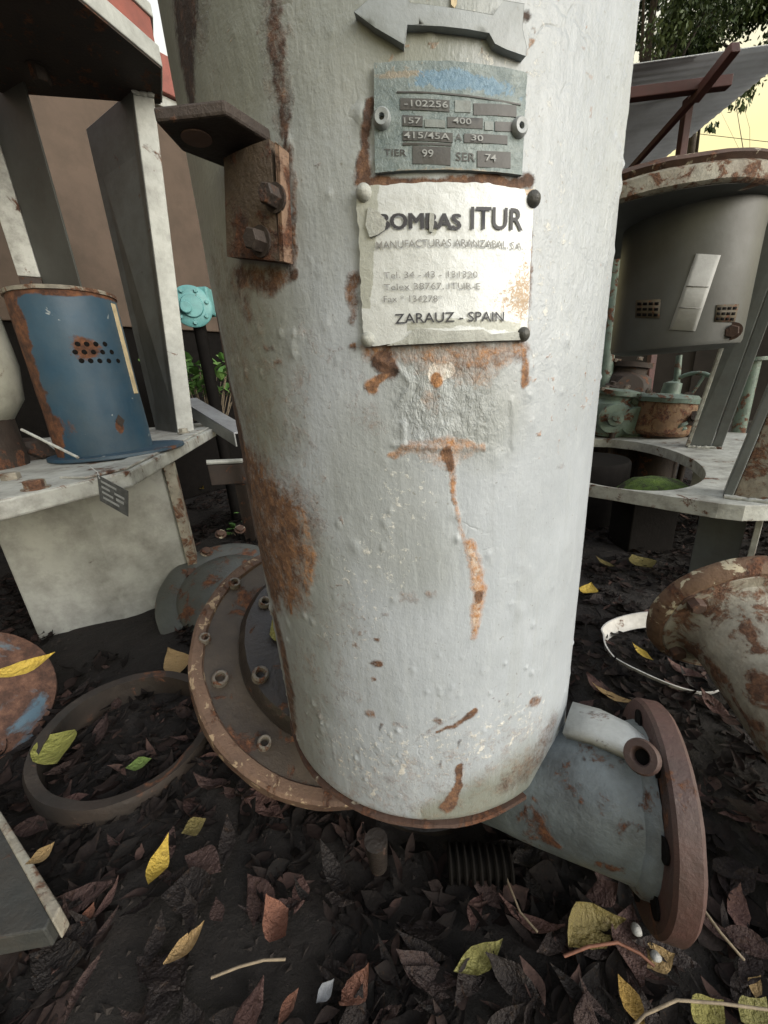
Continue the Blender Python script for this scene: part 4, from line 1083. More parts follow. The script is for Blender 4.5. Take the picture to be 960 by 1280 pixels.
# ------------------------------------------------------------------ lower left scrap
lc = at(-42, 876, 1.30)
ln = (Vector((.75, -.35, .62))).normalized()
pe = thing('pipe_end', 'rusty pipe end with patches of blue paint at the left edge', 'pipe', (lc.x, lc.y, 0))
M['blue_rust'] = worn('blue_on_rust', (.05, .10, .145), (.09, .14, .165), .70, 6, .6, .3, .002, rustc=[(.25, (.02, .013, .010)), (.45, (.06, .030, .021)), (.6, (.115, .058, .038)), (.75, (.19, .11, .075))])
MB().lathe([(.10, -.3), (.155, -.12), (.175, -.09), (.178, -.02), (.172, 0), (.10, .004), (.0, .003)], lc, ln, 56).build('pipe_body', M['blue_rust'], pe, smooth=45, warp=(.003, 12))
g1 = onz(70, 1140, .09)
pl = thing('steel_beam', 'dark steel plate with pale worn edge strip at lower left corner', 'beam', (g1.x, g1.y, 0))
MB().prism([onz(-60, 960, .09), onz(-2, 1022, .09), onz(64, 1146, .09), onz(56, 1162, .09), onz(-20, 1176, .09), onz(-120, 1130, .09)], (0, 0, -.04)).build('web', M['dark_plate'], pl, bevel=.003)
MB().prism([onz(-60, 944, .094), onz(0, 1013, .094), onz(76, 1133, .094), onz(65, 1152, .094), onz(-4, 1028, .094), onz(-62, 956, .094)], (0, 0, -.045)).build('edge_strip', M['rust_cream'], pl, bevel=.003)
rc_ = Vector((-.655, .725, .0))
rg = thing('steel_ring', 'rusted steel ring half buried in dead leaves at the left', 'ring', rc_)
MB().lathe([(.158, -.03), (.186, -.03), (.190, .050), (.185, .066), (.165, .063), (.158, -.03)], rc_, (.16, -.03, 1), 80).build('band', worn('ring_rust', (.012, .011, .010), (.024, .016, .012), .16, 10, .6, .4, .002), rg, smooth=40, warp=(.004, 9))

# ------------------------------------------------------------------ right foreground scrap
pf = at(914, 772, 1.03)
pax = (at(1060, 945, .84)-pf).normalized()
rp = thing('flanged_pipe', 'short rusty flanged pipe with peeling cream paint at right edge', 'pipe', (pf.x, pf.y, 0))
MB().lathe([(.06, -.02), (.142, -.02), (.148, -.014), (.148, .012), (.142, .02), (.118, .022), (.108, .035), (.102, .06), (.102, .52), (.085, .52), (.085, -.02), (.06, -.02)], pf, pax, 72).build('pipe_body', M['rust_cream'], rp, smooth=40, warp=(.003, 14))
MB().lathe([(.09, -.030), (.150, -.030), (.160, -.022), (.164, -.008), (.160, .008), (.150, .018), (.110, .014), (.09, -.030)], pf, pax, 72).build('flange', worn('orange_rust_flange', (.17, .10, .055), (.09, .048, .03), .4, 13, .75, .3, .003, chips=(.42, .37, .26)), rp, smooth=40, warp=(.004, 16))
upv = Vector((0, 0, 1)); upv = (upv-pax*upv.dot(pax)).normalized(); sdv2 = pax.cross(upv)
for q, mk in ((-.3, 'galv'), (1.0, 'rust'), (-1.3, 'rust'), (2.3, 'rust')):
    hexbolt(pf+(upv*math.cos(q)+sdv2*math.sin(q))*.130+pax*.014, pax, .016, .025, 'bolt', M[mk], rp)
hc_ = Vector((.755, .885, .012))
hp = thing('white_band', 'broken white band hoop lying on the leaves at right', 'hoop', hc_)
b = MB(); V = []; 
for k in range(61):
    q = R_(62+238*k/60)+0; r = .132*(1+.05*math.sin(3*q))
    hgt = .046 if k < 22 else max(.012, .040-.028*(k-20)/10)
    e = Vector((math.cos(q), math.sin(q), 0)); z0 = .006+.010*math.sin(2*q)
    c = hc_+e*r
    lean = .014 if k < 22 else .006
    V += [c+Vector((0, 0, z0)), c+e*.004+Vector((0, 0, z0)), c+e*(.004+lean)+Vector((0, 0, z0+hgt)), c+e*lean+Vector((0, 0, z0+hgt))]
F = [(k*4+i, k*4+(i+1) % 4, k*4+4+(i+1) % 4, k*4+4+i) for k in range(60) for i in range(4)] + [(0, 1, 2, 3), (243, 242, 241, 240)]
b.add(V, F); b.build('band', M['band_white'], hp, smooth=40)

# ------------------------------------------------------------------ right machine
mc = polar(33, 2.3, 0)
mach = thing('pump_unit', 'grey pump unit with dark hanging drum and thick rusty top flange', 'pump', mc)
ez = EYE.z
fcn = polar(31.5, 2.3, 0); dcn = polar(36, 2.3, 0)
MB().lathe([(.0, ez+.045), (.19, ez+.045), (.235, ez+.06), (.24, ez+.075), (.24, ez+.55), (0, ez+.55)], (dcn.x, dcn.y, 0), (0, 0, 1), 64).build('drum', M['drum_grey'], mach, smooth=40)
MB().lathe([(.0, ez+.551), (.44, ez+.551), (.452, ez+.56), (.452, ez+.605), (.44, ez+.615), (.0, ez+.615)], (fcn.x, fcn.y, 0), (0, 0, 1), 96).build('top_flange', M['rust_cream'], mach, smooth=40, warp=(.004, 9))
MB().lathe([(.0, ez+.6155), (.43, ez+.6155), (.447, ez+.632), (.43, ez+.65), (0, ez+.66)], (fcn.x, fcn.y, 0), (0, 0, 1), 80).build('upper_rim', M['rust'], mach, smooth=40, warp=(.006, 9))
def drum_pt(x, y, Rr=.2412):
    rr = ray(x, y); a = rr[0]**2+rr[1]**2; bb = rr[0]*dcn.x+rr[1]*dcn.y; c = dcn.x**2+dcn.y**2-Rr**2
    t = (bb-math.sqrt(max(bb*bb-a*c, 0)))/a
    return Vector((rr[0]*t, rr[1]*t, ez+rr[2]*t))
def drum_patch(name, c4, mat, lift, par, nu=6):
    b = MB(); V = []
    for i in range(nu+1):
        for j in range(2):
            u = i/nu
            x = (c4[0][0]*(1-u)+c4[1][0]*u)*(1-j)+(c4[3][0]*(1-u)+c4[2][0]*u)*j
            y = (c4[0][1]*(1-u)+c4[1][1]*u)*(1-j)+(c4[3][1]*(1-u)+c4[2][1]*u)*j
            V.append(drum_pt(x, y, .2405+lift))
    b.add(V, [(i*2, i*2+1, i*2+3, i*2+2) for i in range(nu)])
    o = b.build(name, mat, par, smooth=60)
    s = o.modifiers.new('t', 'SOLIDIFY'); s.thickness = .002; s.offset = 0
    return o
lab = drum_patch('paper_label', [(870, 317), (901, 319), (869, 414), (836, 412)], M['paper'], .002, mach)
for y in (357, 384):
    k = (y-317)/96
    drum_patch('label_crease', [(870-34*k+2, y), (901-32*k-2, y+1), (901-32*k-2, y+2), (870-34*k+2, y+1.2)], M['ink_grey'], .0036, lab, 3)
for q in ([(795, 375), (826, 374), (824, 398), (794, 397)], [(896, 381), (924, 380), (918, 403), (893, 402)]):
    gp = drum_patch('vent_grille', q, worn('grille_rust', (.06, .05, .035), (.09, .07, .04), .3, 40, .7, .4, .001), .0018, mach, 3)
    for r_ in range(3):
        v = (.15+.30*r_, .30+.30*r_)
        def L(a, b, t): return (a[0]+(b[0]-a[0])*t, a[1]+(b[1]-a[1])*t)
        for k in range(4):
            u0, u1 = .06+.235*k, .06+.235*k+.16
            c = [L(L(q[0], q[1], u), L(q[3], q[2], u), vv) for u, vv in ((u0, v[0]), (u1, v[0]), (u1, v[1]), (u0, v[1]))]
            drum_patch('vent_slot', c, M['black_gap'], .0032, gp, 1)
pb = drum_pt(921, 414, .236)
hexbolt(polar(41.0, 2.16, pb.z), (EYE-pb).normalized(), .024, .03, 'bolt', M['rust'], mach)
MB().tube([polar(40.2, 2.24, pb.z), polar(41.4, 2.20, pb.z)], .02, 10).build('bolt_arm', M['drum_grey'], mach)
MB().lathe([(.0, ez+.5495), (.434, ez+.5495), (.434, ez+.5508), (0, ez+.5508)], (fcn.x, fcn.y, 0), (0, 0, 1), 80).build('flange_underside', M['drum_grey'], mach)  # thin dark disc, shade below the flange put in as colour
# square base plate with a round opening
zr = ez-.423
ed = Vector((.61, -.79, 0)).normalized(); en = Vector((-.79, -.61, 0))
oc_ = Vector((1.15, 1.86, 0)); al_ = Vector((.35, .937, 0)).normalized(); pe_ = Vector((.937, -.35, 0)).normalized()
def ring_plate(z0, z1):
    n = 96; b = MB(); V = []
    for k in range(n):
        q = 2*math.pi*k/n; c, s = math.cos(q), math.sin(q)
        rout = .665/max(abs(c), abs(s)); rout = min(rout, .665*1.30)+(.30*max(0., -s) if s < 0 else 0)
        d = ed*c+en*s
        pin = oc_+al_*(d.dot(al_)*.60)+pe_*(d.dot(pe_)*.31)
        po = Vector((mc.x, mc.y, 0))+d*rout
        for (p_, z) in ((pin, z0), (po, z0), (po, z1), (pin, z1)):
            V.append(Vector((p_.x, p_.y, z)))
    F = [(k*4+i, ((k+1) % n)*4+i, ((k+1) % n)*4+(i+1) % 4, k*4+(i+1) % 4) for k in range(n) for i in range(4)]
    return b.add(V, F)
ring_plate(zr-.05, zr).build('base_ring', M['white_wear'], mach, bevel=.004, warp=(.002, 6))
def leg(pb0, pb1, d0, pt0, pt1, d1, depth, name, mat):
    a, b_ = at(*pb0, d0), at(*pb1, d0); c, d = at(*pt0, d1), at(*pt1, d1)
    a.z = b_.z = zr+.002
    return a, b_, c, d
def post(base0, base1, db, top0, top1, dt, dep, name, mat, flip=None):
    a, b_ = at(*base0, db), at(*base1, db); a.z = b_.z = zr+.003
    c, d = at(*top0, dt), at(*top1, dt)
    # carry the line on up to the underside of the top flange
    def ext(p, q):
        t = (ez+.549-p.z)/(q.z-p.z); return p+(q-p)*t
    c, d = ext(a, c), ext(b_, d)
    dv = Vector((a.x, a.y, 0)).normalized()*dep
    return vprism(MB(), [a, b_, b_+dv, a+dv], [c, d, d+dv, c+dv]).build(name, mat, mach, bevel=.003)
post((861, 557), (888, 560), 2.55, (941, 330), (968, 338), 2.45, .02, 'post_web', M['post_grey'])
post((889, 561), (902, 561), 2.56, (969, 338), (984, 340), 2.46, .12, 'post_flange', M['post_grey'])
post((857, 556), (862, 557), 2.545, (936, 330), (941.5, 330), 2.445, .09, 'post_edge', M['white_wear'])
def post2(b0, b1, db, t0, t1, dt, dep, name, mat):
    return post(b0, b1, db, t0, t1, dt, dep, name, mat)
post2((900, 634), (912, 636), 1.60, (978, 440), (992, 440), 1.62, .10, 'near_post_edge', M['post_grey'])
post2((913, 636), (985, 648), 1.61, (993, 440), (1080, 450), 1.63, .03, 'near_post_web', M['rust_cream'])
for (x0, x1, y, d) in ((860, 902, 559, 2.54), (901, 958, 638, 1.595)):
    a, b_ = at(x0, y, d), at(x1, y+3, d); a.z = b_.z = zr+.004
    weld(a, b_, .008, mach)
# leg panel below the plate
a, b_ = polar(41.4, 1.74, 0), polar(45.6, 1.70, 0)
vprism(MB(), [a+Vector((0, 0, -.02)), b_+Vector((0, 0, -.02)), b_*1.012+Vector((0, 0, -.02)), a*1.012+Vector((0, 0, -.02))], [Vector((p.x, p.y, zr-.052)) for p in (a, b_, b_*1.012, a*1.012)]).build('leg_panel', M['post_grey'], mach, bevel=.003)
a, b_ = polar(46.3, 1.66, 0), polar(46.9, 1.66, 0)
vprism(MB(), [a, b_, b_*1.05, a*1.05], [Vector((p.x, p.y, zr-.052)) for p in (a, b_, b_*1.05, a*1.05)]).build('leg_edge', M['white_wear'], mach, bevel=.002)
for az_, d_ in ((22, 1.98), (40, 2.98), (24, 2.7)):
    a, b_ = polar(az_, d_, 0), polar(az_+2.5, d_, 0)
    vprism(MB(), [a, b_, b_*1.01, a*1.01], [Vector((p.x, p.y, zr-.052)) for p in (a, b_, b_*1.01, a*1.01)]).build('rear_leg', M['grey_steel'], mach)

# black drum and moss seen through the opening
bd = polar(28.6, 2.32, 0)
bk = thing('black_barrel', 'black barrel standing inside the opening of the white base ring', 'barrel', bd)
MB().lathe([(0, 0), (.205, 0), (.21, .01), (.21, zr-.05), (.20, zr-.035), (0, zr-.035)], bd, (0, 0, 1), 48).build('barrel_body', M['black_gap'], bk, smooth=40)
ms = polar(36.6, 1.97, 0)
mo = thing('mossy_block', 'block topped with green moss under the white base ring', 'moss', ms)
b = MB(); nn = 18; V = []; 
for j in range(8):
    for i in range(nn):
        q = 2*math.pi*i/nn; r = (.22, .22, .215, .20, .17, .13, .07, .004)[j]; z = (.255, .26, .27, .285, .305, .325, .34, .345)[j]
        V.append((ms.x+math.cos(q)*r*.75, ms.y+math.sin(q)*r*.7, z))
b.add(V, [(j*nn+i, j*nn+(i+1) % nn, (j+1)*nn+(i+1) % nn, (j+1)*nn+i) for j in range(7) for i in range(nn)])
mossm, nt, p = newmat('moss')
v = nd(nt, 'ShaderNodeTexCoord').outputs['Object']
lk(nt, ramp(nt, noise(nt, v, 14, 6, .7), [(.38, (.025, .022, .014)), (.5, (.06, .11, .016)), (.7, (.13, .21, .03))]), p.inputs['Base Color']); p.inputs['Roughness'].default_value = .95
lk(nt, bump(nt, noise(nt, v, 130, 5, .7), .02), p.inputs['Normal'])
b.build('moss_mound', mossm, mo, smooth=60, warp=(.02, 9))
MB().box((ms.x, ms.y+.05, .10), (.10, 0, 0), (0, .08, 0), (0, 0, .155)).build('block', M['black_gap'], mo, bevel=.005)

# pumps and valves behind the base ring
def scrap_pump(c, label, mat, big, name='scrap_pump', cat='pump'):
    t = thing(name, label, cat, (c.x, c.y, 0))
    MB().lathe([(0, -.02*big), (.10*big, -.02*big), (.13*big, .02*big), (.14*big, .08*big), (.12*big, .15*big), (.09*big, .17*big), (.09*big, .20*big), (.11*big, .20*big), (.11*big, .225*big), (0, .225*big)], c, (.15, -.1, 1), 32).build('casing', mat, t, smooth=40, warp=(.006, 12))
    MB().lathe([(0, 0), (.075*big, 0), (.075*big, .02*big), (.045*big, .02*big), (.045*big, .14*big), (0, .14*big)], c+Vector((-.05, -.14*big, .08*big)), (.1, .9, .1), 28).build('nozzle', mat, t, smooth=40)
    MB().tube([Vector((c.x, c.y, 0)), Vector((c.x, c.y, c.z))], .07*big, 16).build('stem', M['dark_rust'], t, smooth=50)
    for k in range(5):
        q = 2*math.pi*k/5
        hexbolt(c+Vector((math.cos(q)*.095*big, math.sin(q)*.095*big, .222*big)), (.15, -.1, 1), .012*big, .02*big, 'bolt', M['bolt'], t, False)
    return t
scrap_pump(at(757, 538, 2.95), 'mottled green pump casing between the barrel and white base ring', M['green_paint'], 1.15)
scrap_pump(at(783, 540, 3.0), 'pale green pump casing beside the rusty brown cylinder', M['green_paint'], 1.1)
scrap_pump(at(772, 505, 3.4), 'grey pump with brown top standing behind green casings', M['dark_rust'], 1.3)
rcn = at(824, 541, 2.92)
rb = thing('rusty_cylinder', 'rusty brown cylinder with green flaking band behind white base ring', 'cylinder', (rcn.x, rcn.y, 0))
MB().lathe([(0, 0), (.13, 0), (.15, .02), (.155, .12), (.15, .19), (.13, .21), (0, .21)], rcn-Vector((0, 0, .01)), (.12, 0, 1), 40).build('cylinder_body', worn('brown_rust', (.12, .066, .036), (.19, .115, .05), .45, 14, .7, .3, .003), rb, smooth=40, warp=(.004, 10))
MB().lathe([(.14, .195), (.16, .19), (.165, .215), (.14, .235), (.05, .24), (.045, .30), (.02, .31), (0, .31)], rcn-Vector((0, 0, .01)), (.12, 0, 1), 32).build('cap', M['green_paint'], rb, smooth=40, warp=(.004, 14))
MB().tube([Vector((rcn.x, rcn.y, 0)), rcn], .10, 18).build('stem', M['dark_rust'], rb, smooth=50)
hwc = at(862, 497, 3.0)
hwn = (EYE-hwc).normalized()+Vector((-.5, 0, .2)); hwn.normalize()
hw = thing('handwheel', 'round valve handwheel with pale rim behind the frame post', 'handwheel', (hwc.x, hwc.y, 0))
hx = hwn.orthogonal().normalized(); hy = hwn.cross(hx)
MB().tube([hwc+(hx*math.cos(2*math.pi*k/28)+hy*math.sin(2*math.pi*k/28))*.14 for k in range(29)], .012, 8).build('rim', M['green_paint'], hw, smooth=60)
for k in range(4):
    q = math.pi*k/2+.4
    MB().tube([hwc, hwc+(hx*math.cos(q)+hy*math.sin(q))*.14], .009, 6).build('spoke', M['green_paint'], hw)
MB().tube([Vector((hwc.x, hwc.y+.05, 0)), hwc+Vector((0, .05, 0)), hwc+hwn*.03], .03, 12).build('valve_stem', M['dark_rust'], hw, smooth=50)
pt0, pt1 = at(843, 505, 3.05), at(849, 444, 3.05)
gp = thing('lever_pipe', 'thin pale lever pipe rising beside the rusty cylinder', 'pipe', (pt0.x, pt0.y, 0))
MB().tube([Vector((pt0.x, pt0.y, 0)), pt0, pt1], [.02, .02, .016], 10).build('lever', M['green_paint'], gp, smooth=60)
M['brass'] = worn('dull_brass', (.22, .16, .06), (.12, .08, .035), .2, 30, .35, .3, .001, metal=.6)
for k, (x, y, d, mk, lb, n_) in enumerate(((768, 527, 2.8, 'green_paint', 'small pale green pipe elbow at the front of the scrap by the barrel', (-.4, -.8, .3)), (806, 512, 2.95, 'brass', 'dull brass valve stem sticking up among the green casings', (.1, -.1, 1)),
        (797, 498, 3.1, 'rust', 'brown rusted pipe stub lying across the green casings', (.95, -.2, .15)), (843, 520, 2.85, 'green_paint', 'pale green stub hanging at the right of the brown cylinder', (.3, -.5, -.8)), (760, 495, 3.2, 'dark_rust', 'dark rusted pump head behind the green casings', (.1, -.3, .9)), (866, 528, 2.9, 'dark_rust', 'dark rusted valve body beside the frame post', (-.5, -.7, .4)))):
    c = at(x, y, d); n_ = Vector(n_).normalized()
    t = thing('pipe_fitting', lb, 'pipe fitting', (c.x, c.y, 0), 'pipe fittings in the scrap heap')
    MB().lathe([(0, -.03), (.03, -.03), (.034, -.02), (.03, .0), (.024, .01), (.024, .06), (.042, .062), (.042, .078), (.02, .08), (.018, .10), (0, .10)], c, n_, 20).build('body', M[mk], t, smooth=40, warp=(.002, 30))
    MB().tube([Vector((c.x, c.y+.03, 0)), c-n_*.028], .018, 8).build('stem', M['dark_rust'], t, smooth=60)
# turquoise pipe just beside the barrel
q0, q1 = polar(29.6, 3.3, 0), polar(29.6, 3.3, ez+1.02)
tq_ = thing('standing_pipe', 'upright pale green pipe with turquoise side spout glimpsed beside the barrel', 'pipe', q0)
MB().tube([q0, q1], .055, 20).build('pipe', M['green_paint'], tq_, smooth=50)
MB().tube([at(775, 299, 3.22), at(794, 297, 3.15)], .032, 14).build('spout', M['teal'], tq_, smooth=50)
q0, q1 = polar(43.2, 3.2, 0), polar(43.2, 3.2, ez-.02)
tq2 = thing('standing_pipe', 'slim pale green pipe behind the two grey frame posts', 'pipe', q0)
MB().tube([q0, q1], .035, 16).build('pipe', M['green_paint'], tq2, smooth=50)
MB().lathe([(0, 0), (.06, 0), (.06, .02), (0, .02)], q1, (0, 0, 1), 24).build('flange', M['green_paint'], tq2, smooth=40)

# ------------------------------------------------------------------ open shed with red truss
shed = thing('open_shed', 'open shed with grey corrugated roof on red steel truss', 'shed', polar(36, 5, 0))
zs = EYE.z+2.2
def zroof(x, y): return onz(x, y, zs)
ra, rb_ = zroof(785, 80), zroof(1010, 48)
gd = (rb_-ra); gd.z = 0; gd.normalize()
left = ra-gd*5
fa, fb = zroof(1012, 48), zroof(820, 206)
vd = (fb-fa); vd.z = 0
def roof_sheet():
    nx_, ny_ = 3, 150
    V = []; F = []
    for j in range(ny_+1):
        t = j/ny_*1.25
        a = left+vd*t-gd*0; b = fa+vd*t
        w = .003*math.sin(j*math.pi/2.6)
        for i in range(nx_+1):
            V.append((a+(b-a)*(i/nx_))+Vector((0, 0, w)))
    for j in range(ny_):
        for i in range(nx_): F.append((j*4+i, j*4+i+1, j*4+5+i, j*4+4+i))
    o = MB().add(V, F).build('roof_sheet', M['roof'], shed, smooth=30)
    o.modifiers.new('t', 'SOLIDIFY').thickness = .006
roof_sheet()
def bar(p, q, w, name):
    p, q = Vector(p), Vector(q); d = (q-p).normalized(); sd1 = d.cross(Vector((0, 0, 1)))
    if sd1.length < .1: sd1 = Vector((1, 0, 0))
    sd1.normalize(); u1 = sd1.cross(d).normalized()
    return MB().box((p+q)/2, (q-p)/2, sd1*w, u1*w).build(name, M['red_paint'], shed, bevel=.006)
zt3 = EYE.z+2.02
bar(onz(620, 140, zt3), onz(912, 103, zt3), .036, 'bottom_chord')
post_b = at(850, 200, 5.1)
bar((post_b.x, post_b.y, 0), (post_b.x, post_b.y, zs-.05), .032, 'post')
bar(onz(868, 124, zt3-.06), onz(920, 58, zt3+.05), .034, 'knee_brace')
bar(onz(872, 118, zt3-.05), at(786, 214, 5.4), .024, 'diagonal_brace')
bar(at(786, 214, 5.4), at(700, 300, 5.5), .03, 'diagonal_brace')
pl2 = polar(20, 5.4, 0)
bar(pl2, (pl2.x, pl2.y, zs-.05), .05, 'post')
# back wall of the shed; dark board colour stands in for shade inside
b0, b1 = polar(14, 7.4, 0), polar(64, 8.2, 0)
dd = (b1-b0); 
nb = 26
for k in range(nb):
    p0, p1 = (b0+dd*(k/nb))*(1+.003*(k % 2)), (b0+dd*((k+1.03)/nb))*(1+.003*(k % 2))
    h = EYE.z+1.45+.04*math.sin(k*1.7)
    vprism(MB(), [p0, p1, p1*1.004, p0*1.004], [Vector((p.x, p.y, h)) for p in (p0, p1, p1*1.004, p0*1.004)]).build('board', M['shed_wall'], shed)
# power line
MB().tube([at(780, 160, 14), at(870, 167, 14), at(1000, 182, 14), at(1300, 200, 14)], .006, 5).build('power_line', M['black_gap'])
pw = bpy.data.objects['power_line']; tag(pw, 'thin dark power line against the bright yellow sky', 'cable')

# ------------------------------------------------------------------ trees
def tree(base, height, cc, rad, nclump, nleaf, leafsize, label, droop=.7, trunk_r=.14, seed=1, name='tree'):
    r = np.random.default_rng(seed)
    t = thing(name, label, 'tree', base, 'trees behind the shed')
    base = Vector(base); cc = Vector(cc)
    pts = [base, base+(cc-base)*.4+Vector((.1, .05, 0)), base+(cc-base)*.75, cc+Vector((0, 0, rad[2]*.5))]
    MB().tube(pts, [trunk_r, trunk_r*.8, trunk_r*.6, trunk_r*.2], 10).build('trunk', M['bark'], t, smooth=60)
    lim = MB(); V = []; F = []; tint = []
    for k in range(nclump):
        while True:
            d = r.uniform(-1, 1, 3)
            if .25 < np.linalg.norm(d) < 1: break
        c = np.array(cc)+d*np.array(rad)
        if k % 3 == 0:
            p0 = pts[2] if r.uniform() < .5 else pts[1]+(pts[2]-pts[1])*r.uniform(.3, 1)
            mid = (Vector(p0)+Vector(c))/2+Vector((0, 0, .2))
            lim.tube([p0, mid, Vector(c)], [trunk_r*.3, trunk_r*.18, trunk_r*.06], 6)
        cr = r.uniform(.5, 1.)*min(rad)*.33
        base_t = r.uniform(0, .7)
        for q in range(nleaf):
            o = r.normal(0, .45, 3)*cr; o[2] -= abs(o[0]*o[1])*.3
            dr_ = np.array([r.normal(0, .5), r.normal(0, .5), -droop+r.normal(0, .35)]); dr_ /= np.linalg.norm(dr_)
            sd1 = np.cross(dr_, r.normal(0, 1, 3)); sd1 /= np.linalg.norm(sd1)+1e-9
            L = leafsize*r.uniform(.6, 1.3); w = L*.22
            p = c+o; b0 = len(V)
            V += [tuple(p), tuple(p+dr_*L*.5+sd1*w), tuple(p+dr_*L), tuple(p+dr_*L*.5-sd1*w)]
            F.append((b0, b0+1, b0+2, b0+3)); tint += [np.clip(base_t+r.uniform(0, .3), 0, 1)]*4
    if lim.v: lim.build('limbs', M['bark'], t, smooth=60)
    b = MB(); b.v = V; b.f = F
    o = b.build('crown', M['foliage'], t)
    a = o.data.attributes.new('tint', 'FLOAT', 'POINT'); a.data.foreach_set('value', np.array(tint, np.float32))
    return t
tree(polar(30.5, 12, 0), 9, at(815, 10, 11.5), (1.7, 1.4, 1.5), 24, 620, .095, 'dark drooping tree seen just past the top of the barrel', seed=3)
tree(polar(37, 13.5, 0), 10, at(875, 20, 12.5), (1.2, 1.2, 1.3), 13, 620, .095, 'dark drooping tree in the middle above the shed roof', seed=5)
tree(polar(52, 12, 0), 10, at(968, -15, 11.5), (1.2, 1.2, 1.1), 15, 560, .095, 'dark drooping tree at the upper right corner', seed=9)
tree(polar(47, 8.5, 0), 4, at(975, 195, 8.5), (.5, .5, .22), 7, 60, .08, 'small sparse tree rising above the rusty top flange at right', seed=12, trunk_r=.05)
tree(polar(20, 13, 0), 9, at(690, 20, 12.5), (2, 1.5, 1.7), 24, 200, .15, 'dark tree mostly hidden behind the barrel top', seed=15)
spr = at(915, 140, 8.3)
tree(polar(47.5, 8.4, 0), 4, spr, (.30, .3, .32), 5, 30, .09, 'thin sapling with loose leaf sprays against yellow sky', seed=21, trunk_r=.012, name='sapling')

tree(polar(82, 5.2, 0), 6, polar(80, 4.8, 4.6), (2.0, 2.0, 1.3), 34, 260, .22, 'large leafy tree added out of view to block sky light', seed=33)  # added outside the view, blocks sky light from the upper right

# ------------------------------------------------------------------ leaves
def leaf_mesh(name, w, curl, twist, mat, fold=.25, wav=.0, seg=9):
    """unit length along +x, pointed at both ends, folded along the midrib, with an uneven crinkled edge"""
    V = []; F = []; k = random.random()*50
    def nz(a, b): return float(fbm(np.array([[a, b, k]]), 1., 17, 3)[0])-.5
    bend = random.uniform(-.10, .10)
    for i in range(seg+1):
        t = i/seg; hw_ = w*math.sin(math.pi*min(1, t*.95+.025))**1.35*(1.28-.45*t)
        zc = curl*(t-.5)**2*2
        a = twist*(t-.5)
        yc = bend*math.sin(math.pi*t)
        for j, q in enumerate((-1, -.55, 0, .55, 1)):
            e = 1+(.32*nz(t*7, q*9) if abs(q) == 1 else 0)
            y = q*hw_*e; z = abs(q)**1.4*hw_*fold+wav*2.2*nz(t*5+3, q*2)*abs(q)+.04*nz(t*3, q)
            V.append((t-.5, yc+y*math.cos(a)-z*math.sin(a), zc+y*math.sin(a)+z*math.cos(a)))
    for i in range(seg):
        for j in range(4): F.append((i*5+j, i*5+5+j, i*5+6+j, i*5+1+j))
    me = bpy.data.meshes.new(name); me.from_pydata(V, [], F); me.update()
    me.polygons.foreach_set('use_smooth', [True]*len(me.polygons))
    me.materials.append(mat)
    return me
def place_leaf(me, name, p, head, length, tilt=0, rollv=0, lift=.0):
    o = bpy.data.objects.new(name, me); COL.objects.link(o)
    o.location = p; o.scale = (length, length, length)
    o.rotation_mode = 'XYZ'
    o.rotation_euler = (rollv, tilt, head)
    return o
def yleaf(p0, p1, w, curl, mk, label, name='fallen_leaf', z=None, twist=.5, fold=.3, roll=.0, tilt=0, wav=.03, cat='leaf'):
    me = leaf_mesh(name, w, curl, twist, M[mk], fold, wav)
    if z is None:
        a = onz(*p0, .02); b = onz(*p1, .02); zc = max(gh(*((a+b)/2).xy), 0)+.024
        a, b = onz(*p0, zc), onz(*p1, zc)
    else:
        a, b = onz(*p0, z), onz(*p1, z); zc = z
    d = b-a; c = (a+b)/2
    o = place_leaf(me, name, (c.x, c.y, zc), math.atan2(d.y, d.x), d.length*1.02, tilt, roll)
    return tag(o, label, cat, 'yellow and brown fallen leaves')
yleaf((182, 1114), (207, 1050), .20, .5, 'leaf_yellow', 'curled crescent yellow leaf in the litter below the steel ring', twist=.9, roll=.5)
yleaf((228, 1044), (258, 1026), .42, .3, 'leaf_olive', 'small yellow-green leaf with raised tip right of the steel ring')
yleaf((206, 1208), (256, 1155), .20, .25, 'leaf_tan', 'long pale tan leaf near the bottom left litter', fold=.5)
yleaf((34, 1084), (70, 1056), .36, .4, 'leaf_tan', 'dull tan leaf draped beside the pale-topped steel beam', z=.115)
yleaf((56, 925), (74, 958), .36, .2, 'leaf_green', 'green leaf on the left rim of the steel ring', z=.075)
yleaf((158, 962), (190, 950), .34, .2, 'leaf_green', 'small dark green leaf inside the steel ring')
yleaf((213, 818), (220, 856), .22, .3, 'leaf_tan', 'narrow upright tan leaf between white pedestal and leaning flange')
yleaf((568, 1218), (628, 1178), .17, .2, 'leaf_olive', 'long yellow-green leaf alone on dark soil in front of barrel', fold=.4)
yleaf((704, 1184), (772, 1150), .24, .5, 'leaf_olive', 'broad olive leaf under the outlet flange', fold=.55, twist=.9, roll=.4)
yleaf((772, 1222), (806, 1290), .26, .3, 'leaf_yellow', 'bright yellow leaf at the bottom edge below the outlet flange', fold=.35)
yleaf((-18, 852), (72, 822), .15, .3, 'leaf_yellow', 'bright yellow leaf lying on the rusty blue pipe end', z=.34, roll=.3)
yleaf((740, 858), (797, 882), .11, .25, 'leaf_tan', 'slim yellow-brown leaf between barrel and white hoop', twist=.3)
yleaf((790, 806), (816, 828), .13, .2, 'leaf_yellow', 'slim yellow leaf inside the white hoop')
yleaf((790, 698), (814, 714), .42, .3, 'leaf_olive', 'broad olive leaf on soil below the white base ring')
yleaf((744, 700), (768, 713), .14, .4, 'leaf_olive', 'thin curved olive leaf on soil near the barrel right side')
yleaf((728, 745), (738, 732), .3, .3, 'leaf_yellow', 'tiny bright yellow leaf against the right side of barrel')
